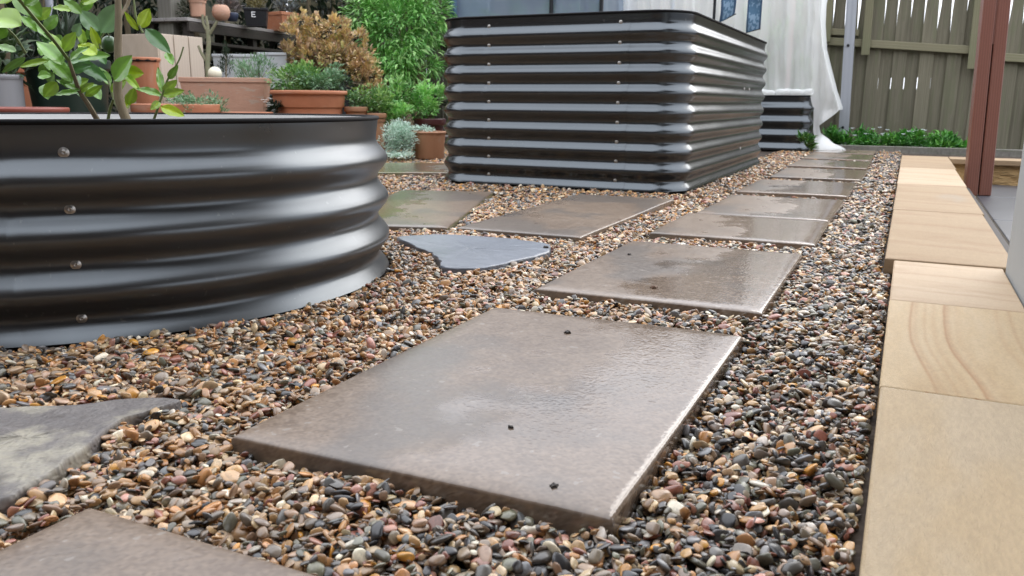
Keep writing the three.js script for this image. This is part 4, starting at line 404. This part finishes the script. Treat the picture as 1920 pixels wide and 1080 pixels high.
{
  const t = thing('greenhouse', 'small greenhouse with bluish clear plastic on a black frame behind the tall bed', 'greenhouse'), w = fbm(71, 3, 3), z0 = -6.2, z1 = -6.95, x0 = -3.46, x1 = -2.17;
  const plastic = sheetMat({ color: rgb(0.34, 0.43, 0.56), roughness: 0.3, transmission: 0.5, thickness: 0, transparent: true, opacity: 0.8, specularIntensity: 1 });
  const pole = (x, z) => mesh('frame_pole', new THREE.CylinderGeometry(0.016, 0.016, 1.95, 10).translate(x, 0.975, z), M.blackMetal, t);
  for (const x of [x0, -2.575, x1]) { pole(x, z0 + 0.02); pole(x, z1); } for (const y of [0.6, 1.3, 1.93]) { mesh('frame_bar', new THREE.CylinderGeometry(0.011, 0.011, x1 - x0, 8).rotateZ(Math.PI / 2).translate((x0 + x1) / 2, y, z1), M.blackMetal, t); } mesh('frame_bar', new THREE.CylinderGeometry(0.011, 0.011, x1 - x0, 8).rotateZ(Math.PI / 2).translate((x0 + x1) / 2, 1.93, z0), M.blackMetal, t);
  for (const [a, b] of [[x0, -2.575], [-2.575, x1]]) mesh('plastic_panel', sheet((u, v) => [mix(a, b, u), v * 1.93, z0 + (w(u * 0.9, v) - 0.5) * 0.07], 30, 40), plastic, t);
  mesh('plastic_panel', sheet((u, v) => [x1 + 0.004 + (w(u, v) - 0.5) * 0.05, v * 1.93, mix(z0, z1, u)], 20, 30), plastic, t); mesh('plastic_panel', sheet((u, v) => [x0 - 0.004 + (w(u, v) - 0.5) * 0.05, v * 1.93, mix(z0, z1, u)], 20, 30), plastic, t); mesh('plastic_panel', sheet((u, v) => [mix(x0, x1, u), 1.945 + 0.12 * Math.sin(u * Math.PI), mix(z0, z1, v)], 20, 10), plastic, t);
  const hem = std({ color: rgb(0.07, 0.13, 0.24), roughness: 0.5, side: THREE.DoubleSide }); mesh('hem_strip', sheet((u, v) => [x0 - 0.005 + u * 0.08, v * 1.93, z0 + 0.045 + 0.012 * Math.sin(v * 9 + u * 4)], 6, 30), hem, t);
  { const p = thing('seedling_rack', 'pale shelves of seedlings blurred behind the greenhouse plastic', 'shelf'); for (const y of [0.62, 1.0, 1.4]) mesh('tray', box(1.1, 0.03, 0.4, -2.85, y, -6.62), M.whitePlastic, p); for (const x of [-3.35, -2.35]) mesh('leg', box(0.03, 1.5, 0.03, x, 0.75, -6.62), M.galv, p); }
  plant('seedlings', 'green seedlings on the rack inside the greenhouse', 'plant', (L) => { for (let i = 0; i < 5; i++) mass(L, V(-3.3 + i * 0.24, 1.07, -6.6), [0.09, 0.09, 0.1], 90, 0.05, 0.02, HERB, { clumps: 5 }); }, 151);
}
{
  const t = thing('netting', 'white insect netting draped over the small bed, trailing onto the ground', 'netting'), w = fbm(72, 4, 4), w2 = fbm(73, 5, 3);
  const net = sheetMat({ color: rgb(0.97, 0.98, 0.97), roughness: 1, transmission: 0.4, thickness: 0, transparent: true, opacity: 0.66, specularIntensity: 0.2 });
  const xr = [[1.75, -0.66], [1.1, -0.665], [0.95, -0.66], [0.76, -0.635], [0.45, -0.535], [0.305, -0.478], [0.28, -0.50], [0.184, -0.612], [0.13, -0.595], [0.06, -0.50], [0.012, -0.40]], xl = [[0.7, -0.72], [0.46, -0.70], [0.3, -0.655], [0.15, -0.65], [0.06, -0.625], [0.012, -0.63]];
  const fold = (x, y) => 0.034 * Math.sin(x * 31 + 2 * w(0.3, y * 0.4) * 4) + 0.02 * Math.sin(x * 67 + y * 3 + 4 * w(x * 0.2, y * 0.6)) + 0.022 * (w2(x * 0.8 + 3, y * 0.9) - 0.5) + 0.07 * (w(x * 0.3 + 0.5, y * 0.4) - 0.5);
  const zf = (x, y) => -6.7 + fold(x, y) * mix(0.6, 1, smooth(0.05, 0.6, y)) - 0.12 * smooth(-0.62, -0.45, x) + 0.16 * smooth(0.12, 0, y), XM = -0.685;
  mesh('front_curtain', sheet((u, v) => { const y = mix(0.4, 1.75, v), x = mix(-2.2, XM, u); return [x, y, zf(x, y)]; }, 150, 60), net, t);
  mesh('right_drape', sheet((u, v) => { const y = mix(0.012, 1.75, v), a = y > 0.42 ? XM : interp(xl, y), b = Math.max(interp(xr, y), XM + 0.012), x = y > 1.0 && interp(xr, y) < XM + 0.012 ? mix(XM - 0.001, XM + 0.001, u) : mix(a, b, u); return [x + 0.006 * (w2(u, v * 2) - 0.5), y, zf(x, y)]; }, 46, 140), net, t);
  mesh('side_curtain', sheet((u, v) => { const y = mix(0.3, 1.75, v), b = interp(xr, y); return [b - 0.03 * u - 0.004 + 0.02 * Math.sin(u * 20 + y * 5) * u, y, mix(zf(b, y), -7.35, u)]; }, 40, 60), net, t);
  mesh('trailing_end', sheet((u, v) => { const y = mix(0.014, 0.3, v), a = interp(xl, y), b = interp(xr, y), x = mix(a + 0.02, b - 0.006, u); return [x, y, zf(x, y) - 0.09 + 0.02 * Math.sin(x * 60)]; }, 40, 50), net, t);
  const hem = []; for (let i = 0; i <= 16; i++) hem.push(V(-1.12 + i * 0.028, 0.415 + 0.02 * w(i * 0.13, 0.2), -6.66 + 0.02 * Math.sin(i * 1.7))); const hg = new THREE.TubeGeometry(new THREE.CatmullRomCurve3(hem), 60, 0.022, 9, false), hp = hg.attributes.position; for (let i = 0; i < hp.count; i++) hp.setXYZ(i, hp.getX(i) + 0.012 * (w(hp.getX(i), hp.getY(i) * 3) - 0.5), hp.getY(i) + 0.03 * (w(hp.getX(i) * 1.3, hp.getZ(i) * 3) - 0.5), hp.getZ(i)); hg.computeVertexNormals(); mesh('bunched_hem', hg, net, t);
  tag(mesh('stake', new THREE.CylinderGeometry(0.014, 0.015, 1.6, 8).translate(-0.873, 1.15, -6.8), std({ color: rgb(0.3, 0.15, 0.11), roughness: 0.7 })), 'thin reddish stake seen through the white netting', 'stake');
  tag(mesh('hoop', new THREE.TubeGeometry(new THREE.CatmullRomCurve3([V(-0.78, 0.38, -7.05), V(-0.8, 1.2, -7.05), V(-0.9, 1.6, -7.05), V(-1.25, 1.82, -7.05), V(-1.6, 1.6, -7.05), V(-1.68, 1.2, -7.05), V(-1.68, 0.38, -7.05)]), 50, 0.01, 8), M.paint), 'pale plastic hoop holding up the white netting', 'hoop');
  plant('netted_plant', 'green leafy plant growing inside the white netting', 'plant', (L, st) => { for (const [x, y] of [[-0.9, 0.95], [-0.86, 0.6], [-1.0, 0.75], [-1.05, 0.5], [-0.8, 0.55], [-1.2, 1.0]]) mass(L, V(x, y, -7.0), [0.1, 0.16, 0.1], 130, 0.06, 0.03, HERB, { clumps: 7 }); st.push(tube([V(-0.95, 0.35, -7), V(-0.9, 0.8, -7), V(-0.85, 1.1, -7)], 0.006, 0.003, 5)); }, 152);
}
{ // blue patterned strips
  const n = noise2(9), map = tex(64, 256, (u, v) => { const e = u < 0.12 || u > 0.88, a = n(u * 6, v * 34, 6, 34), b = n(u * 14, v * 70, 14, 70); return e ? [0.03, 0.07, 0.13] : lerp3([0.05, 0.115, 0.19], [0.16, 0.25, 0.34], smooth(0.5, 0.66, a * 0.55 + b * 0.45)); });
  const m = std({ map, roughness: 0.8, side: THREE.DoubleSide }), g = 'blue patterned cloth strips hanging over the tall bed';
  const strip = (l, px, py, wpx, d, slant, turn) => { const c = at(px, py, d), W = wpx / 1558 * d, o = thing('cloth_strip', l, 'cloth', [c.x, c.y, c.z], FACE + turn, g); const f = (dz) => sheet((u, v) => [(u - 0.5) * W, slant * (0.5 - u) * W + v * 0.75, dz + 0.016 * Math.sin(u * 5 + v * 6) + 0.008 * Math.sin(v * 17)], 12, 40); mesh('cloth', f(0), m, o); mesh('lining', f(-0.004), m, o); mesh('hem_cord', tube([V(-W / 2, slant * 0.5 * W, 0), V(0, 0, 0.01), V(W / 2, -slant * 0.5 * W, 0.004)], 0.004, 0.004, 6), M.blackMetal, o); };
  strip('shorter blue patterned cloth strip, on the left of the two', 1364, 34, 32, 6.0, -0.5, 0.2); strip('longer blue patterned cloth strip, on the right of the two', 1412, 58, 26, 6.0, -0.25, -0.3);
  const pole = (l, px, d, r, mm) => { const c = at(px, 10, d); tag(mesh('net_pole', new THREE.CylinderGeometry(r, r, 1.9, 10).translate(c.x, 0.95, c.z), mm), l, 'pole'); };
  pole('thin dark pole left of the shorter blue cloth strip', 1340, 6.3, 0.011, M.blackMetal); pole('thin pale blue pole above the middle of the tall bed', 1262, 6.5, 0.012, std({ color: rgb(0.1, 0.17, 0.28), roughness: 0.5 }));
}

// ------------------------------------------------------------------ house and patio roof behind the camera (they darken what the metal mirrors)
{
  const t = thing('house', 'rendered house wall with a tiled roof on the near side of the garden', 'house'), wallM = std({ map: tex(64, 64, (u, v) => lerp3([0.07, 0.055, 0.05], [0.11, 0.085, 0.075], fbm(81, 4, 3)(u, v)), true, 8, 3), roughness: 0.85 }), roofM = std({ color: rgb(0.05, 0.045, 0.042), roughness: 0.7 }), glass = std({ color: rgb(0.02, 0.025, 0.03), roughness: 0.08 });
  const Z = 2.3; mesh('wall', new THREE.BoxGeometry(13, 4.1, 0.25).translate(0, 2.03, Z + 0.13), wallM, t);
  const s = new THREE.Shape(); s.moveTo(Z - 0.5, 4.12); s.lineTo(Z + 3.4, 6.2); s.lineTo(Z + 7.3, 4.12); s.lineTo(Z + 7.3, 4.0); s.lineTo(Z - 0.5, 4.0); mesh('roof', new THREE.ExtrudeGeometry(s, { depth: 14, bevelEnabled: false }).rotateY(-Math.PI / 2).translate(7, 0, 0), roofM, t);
  for (const x of [-2.6, 0.4]) { const f = mesh('window', merge([box(1.7, 0.07, 0.06, x, 2.05, Z - 0.02), box(1.7, 0.07, 0.06, x, 0.95, Z - 0.02), box(0.07, 1.03, 0.06, x - 0.815, 1.5, Z - 0.02), box(0.07, 1.03, 0.06, x + 0.815, 1.5, Z - 0.02), box(0.05, 1.03, 0.05, x, 1.5, Z - 0.02)]), M.paint, t); mesh('pane', new THREE.BoxGeometry(1.56, 1.03, 0.02).translate(x, 1.5, Z - 0.012), glass, f); }
  const p = thing('patio_roof', 'dark patio roof over the paved area beside the sandstone edging', 'roof'); for (let i = 0; i < 9; i++) mesh('roof_sheet', box(0.52, 0.03, 4.8, 0.5 + i * 0.525, 2.62, -0.2), M.darkTimber, p); mesh('fascia', box(4.7, 0.16, 0.03, 2.59, 2.58, -2.62), M.darkTimber, p); for (let i = 0; i < 5; i++) mesh('rafter', box(0.05, 0.12, 4.7, 0.5 + i * 0.95, 2.54, -0.2), M.darkTimber, p);
}

// ------------------------------------------------------------------ gravel
{
  const bed = thing('gravel', 'wet multicoloured river pebbles'); bed.userData.kind = 'structure'; bed.userData.label = 'wet brown, grey and cream river pebbles covering the ground';
  const X0 = -3.3, X1 = 0.02, Z0 = -7.05, Z1 = 0.0, C = 0.0025, NX = Math.ceil((X1 - X0) / C), NZ = Math.ceil((Z1 - Z0) / C), Hm = new Float32Array(NX * NZ).fill(-0.013), r = RNG(2024), stand = new Uint8Array(NX * NZ);
  const inside = (x, z, m) => { if (x > (z < -1.86 ? -0.025 : -0.005) - m) return true; for (const b of blocked) { if (b.poly) { const P = b.poly; let k = false; for (let i = 0, j = P.length - 1; i < P.length; j = i++) if ((P[i][1] > z) !== (P[j][1] > z) && x < (P[j][0] - P[i][0]) * (z - P[i][1]) / (P[j][1] - P[i][1]) + P[i][0]) k = !k; if (k) return true; } else if (b.r) { if ((x - b.cx) ** 2 + (z - b.cz) ** 2 < (b.r + m) ** 2) return true; } else { const dx = x - b.x, dz = z - b.z, u = dx * b.c - dz * b.s, v = dx * b.s + dz * b.c; if (Math.abs(u) < b.hw + m && Math.abs(v) < b.hl + m) return true; } } return false; };
  // water worn shapes
  const shapes = []; for (let s = 0; s < 6; s++) { const q = RNG(300 + s), g = new THREE.IcosahedronGeometry(1, 2), p = g.attributes.position, a = q() * 6, b = q() * 6, c = q() * 6, e = 1.7 + q() * 1.3, cuts = []; for (let i = 0; i < 6; i++) cuts.push([V(q() - 0.5, (q() - 0.5) * 1.2, q() - 0.5).normalize(), 0.56 + 0.26 * q()]); for (let i = 0; i < p.count; i++) { const v = V(p.getX(i), p.getY(i), p.getZ(i)); let k = 1 + 0.16 * Math.sin(v.x * e + a) * Math.cos(v.z * e + b) + 0.12 * Math.sin(v.z * 2.6 + c + v.y) + 0.06 * Math.sin(v.x * 4.1 + b + v.y * 2); for (const [n, dd] of cuts) { const t = v.dot(n) * k; if (t > dd) k *= mix(1, dd / t, 0.8); } const sg = (t) => Math.sign(t) * Math.pow(Math.abs(t), 0.86); p.setXYZ(i, sg(v.x) * k, sg(v.y) * (0.9 + 0.1 * k), sg(v.z) * k); }
    const m = g.clone(); m.computeVertexNormals(); const nn = m.attributes.normal, acc = new Map(); for (let i = 0; i < p.count; i++) { const key = [p.getX(i), p.getY(i), p.getZ(i)].map((t) => t.toFixed(4)).join(); const t = acc.get(key) || V(0, 0, 0); t.add(V(nn.getX(i), nn.getY(i), nn.getZ(i))); acc.set(key, t); } for (let i = 0; i < p.count; i++) { const t = acc.get([p.getX(i), p.getY(i), p.getZ(i)].map((t) => t.toFixed(4)).join()).clone().normalize(); nn.setXYZ(i, t.x, t.y, t.z); } shapes.push(m); }
  const sp = fbm(91, 5, 3), spk = tex(256, 256, (u, v) => { const k = clamp(0.55 + sp(u, v) * 0.75); return [k, k, k]; }, true, 1, 1), pm = phys({ color: 0xffffff, map: spk, roughness: 0.36, clearcoat: 0.35, clearcoatRoughness: 0.2 });
  const PAL = [[0.45, 0.225, 0.085, 12], [0.54, 0.33, 0.155, 14], [0.35, 0.225, 0.135, 14], [0.25, 0.19, 0.135, 15], [0.105, 0.092, 0.082, 11], [0.034, 0.032, 0.032, 10], [0.17, 0.165, 0.16, 8], [0.165, 0.155, 0.11, 9], [0.58, 0.43, 0.25, 10], [0.7, 0.62, 0.48, 6.5], [0.27, 0.1, 0.065, 6], [0.46, 0.22, 0.155, 4], [0.6, 0.28, 0.045, 3]];
  const pickCol = (x) => { const wet = smooth(-0.55, -0.15, x); let tot = 0; const w = PAL.map((p, i) => { let k = p[3]; if (i < 3) k *= mix(1.35, 0.6, wet); if (i >= 4 && i <= 7) k *= mix(0.75, 1.5, wet); tot += k; return k; }); let q = r() * tot, i = 0; while ((q -= w[i]) > 0) i++; const b = 0.74 + 0.7 * r(), p = PAL[i]; return [p[0] * b * (0.95 + 0.1 * r()), p[1] * b, p[2] * b * (0.92 + 0.16 * r())]; };
  const list = shapes.map(() => []), cam = camera.position, fr = new THREE.Frustum().setFromProjectionMatrix(new THREE.Matrix4().multiplyMatrices(camera.projectionMatrix, camera.matrixWorldInverse));
  const e = new THREE.Euler(), Q = new THREE.Quaternion(), one = V(0, 0, 0);
  const put = (x, z, L) => {
    const a = L / 2, b = a * (0.62 + 0.3 * r()), h = a * (0.19 + 0.25 * r()), far = z < -3.6;
    if (inside(x, z, b * 0.55)) return;
    const yaw = r() * 6.283, cy = Math.cos(yaw), sy = Math.sin(yaw), R = Math.ceil(a / C), ci = Math.floor((x - X0) / C), cj = Math.floor((z - Z0) / C); let s = 0, n = 0, sx = 0, sz = 0, mx = -1;
    for (let j = -R; j <= R; j++) for (let i = -R; i <= R; i++) { const ii = ci + i, jj = cj + j; if (ii < 0 || jj < 0 || ii >= NX || jj >= NZ) continue; const u = (i * cy - j * sy) * C / a, v = (i * sy + j * cy) * C / b, d = u * u + v * v; if (d > 1) continue; const y = Hm[jj * NX + ii]; s += y; n++; sx += y * i; sz += y * j; if (d < 0.7 && y > mx) mx = y; }
    if (!n) return; const mean = s / n, gx = sx / (n * R * R * 0.25 * C), gz = sz / (n * R * R * 0.25 * C); let y = mean * 0.55 + mx * 0.45 + h * 0.55;
    if (y > 0.005 + h * 0.35) return;
    for (let j = -R; j <= R; j++) for (let i = -R; i <= R; i++) { const ii = ci + i, jj = cj + j; if (ii < 0 || jj < 0 || ii >= NX || jj >= NZ) continue; const u = (i * cy - j * sy) * C / a, v = (i * sy + j * cy) * C / b, d = u * u + v * v; if (d < 1) { const k = jj * NX + ii, t = y + h * Math.sqrt(1 - d); if (t > Hm[k]) Hm[k] = t; } }
    const tl = r() < 0.28 ? 0.85 : 0.33; e.set(clamp(Math.atan(gz), -0.5, 0.5) + gauss(r) * tl, yaw, clamp(-Math.atan(gx), -0.5, 0.5) + gauss(r) * tl, 'YXZ'); Q.setFromEuler(e);
    const m = new THREE.Matrix4().compose(V(x, y, z), Q, V(a, h, b)), c = pickCol(x), k = Math.floor(r() * 6); let show = 0; const P = V(x, y, z); if (fr.containsPoint(P) && y + h * 0.5 > -0.001) show = a / P.distanceTo(cam); list[k].push([m, c, show]);
  };
  const N = [0, 0]; const size = () => clamp(Math.exp(Math.log(0.0097) + 0.34 * gauss(r)), 0.005, 0.021);
  for (let i = 0; i < 490000; i++) { const u = r(), z = i < 315000 ? -2.6 * r() : -2.6 - 4.4 * r(), x = i < 315000 ? -2.2 + 2.2 * r() : -3.3 + 3.3 * r(); if (z < -2.6 && x < -0.86 + 0.0 && x > -1.8 && z < -3.25) continue; put(x, z, size() * (z < -2.6 ? 1.3 : 1)); }
  // the 300 that show largest are meshes, the rest one lot of instances per shape
  const all = []; list.forEach((l, k) => l.forEach((p, i) => { if (p[2] > 0) all.push([p[2], k, i]); })); all.sort((a, b) => b[0] - a[0]); const top = new Set(all.slice(0, 300).map((a) => a[1] + '_' + a[2])); const mats = new Map();
  list.forEach((l, k) => { const rest = []; l.forEach((p, i) => { if (!top.has(k + '_' + i)) return rest.push(p); const key = p[1].map((t) => Math.round(t * 25)).join(); if (!mats.has(key)) { const m = pm.clone(); m.color = rgb(...p[1]); mats.set(key, m); } const o = mesh('pebble', shapes[k], mats.get(key), bed); p[0].decompose(o.position, o.quaternion, o.scale); });
    const im = new THREE.InstancedMesh(shapes[k], pm, rest.length); im.name = 'pebbles'; im.userData.kind = 'stuff'; im.castShadow = im.receiveShadow = true; const c = new THREE.Color(); rest.forEach((p, i) => { im.setMatrixAt(i, p[0]); im.setColorAt(i, c.setRGB(...p[1])); }); bed.add(im); });
  console.log('pebbles', list.reduce((s, l) => s + l.length, 0));
}
renderer.render(scene, camera);
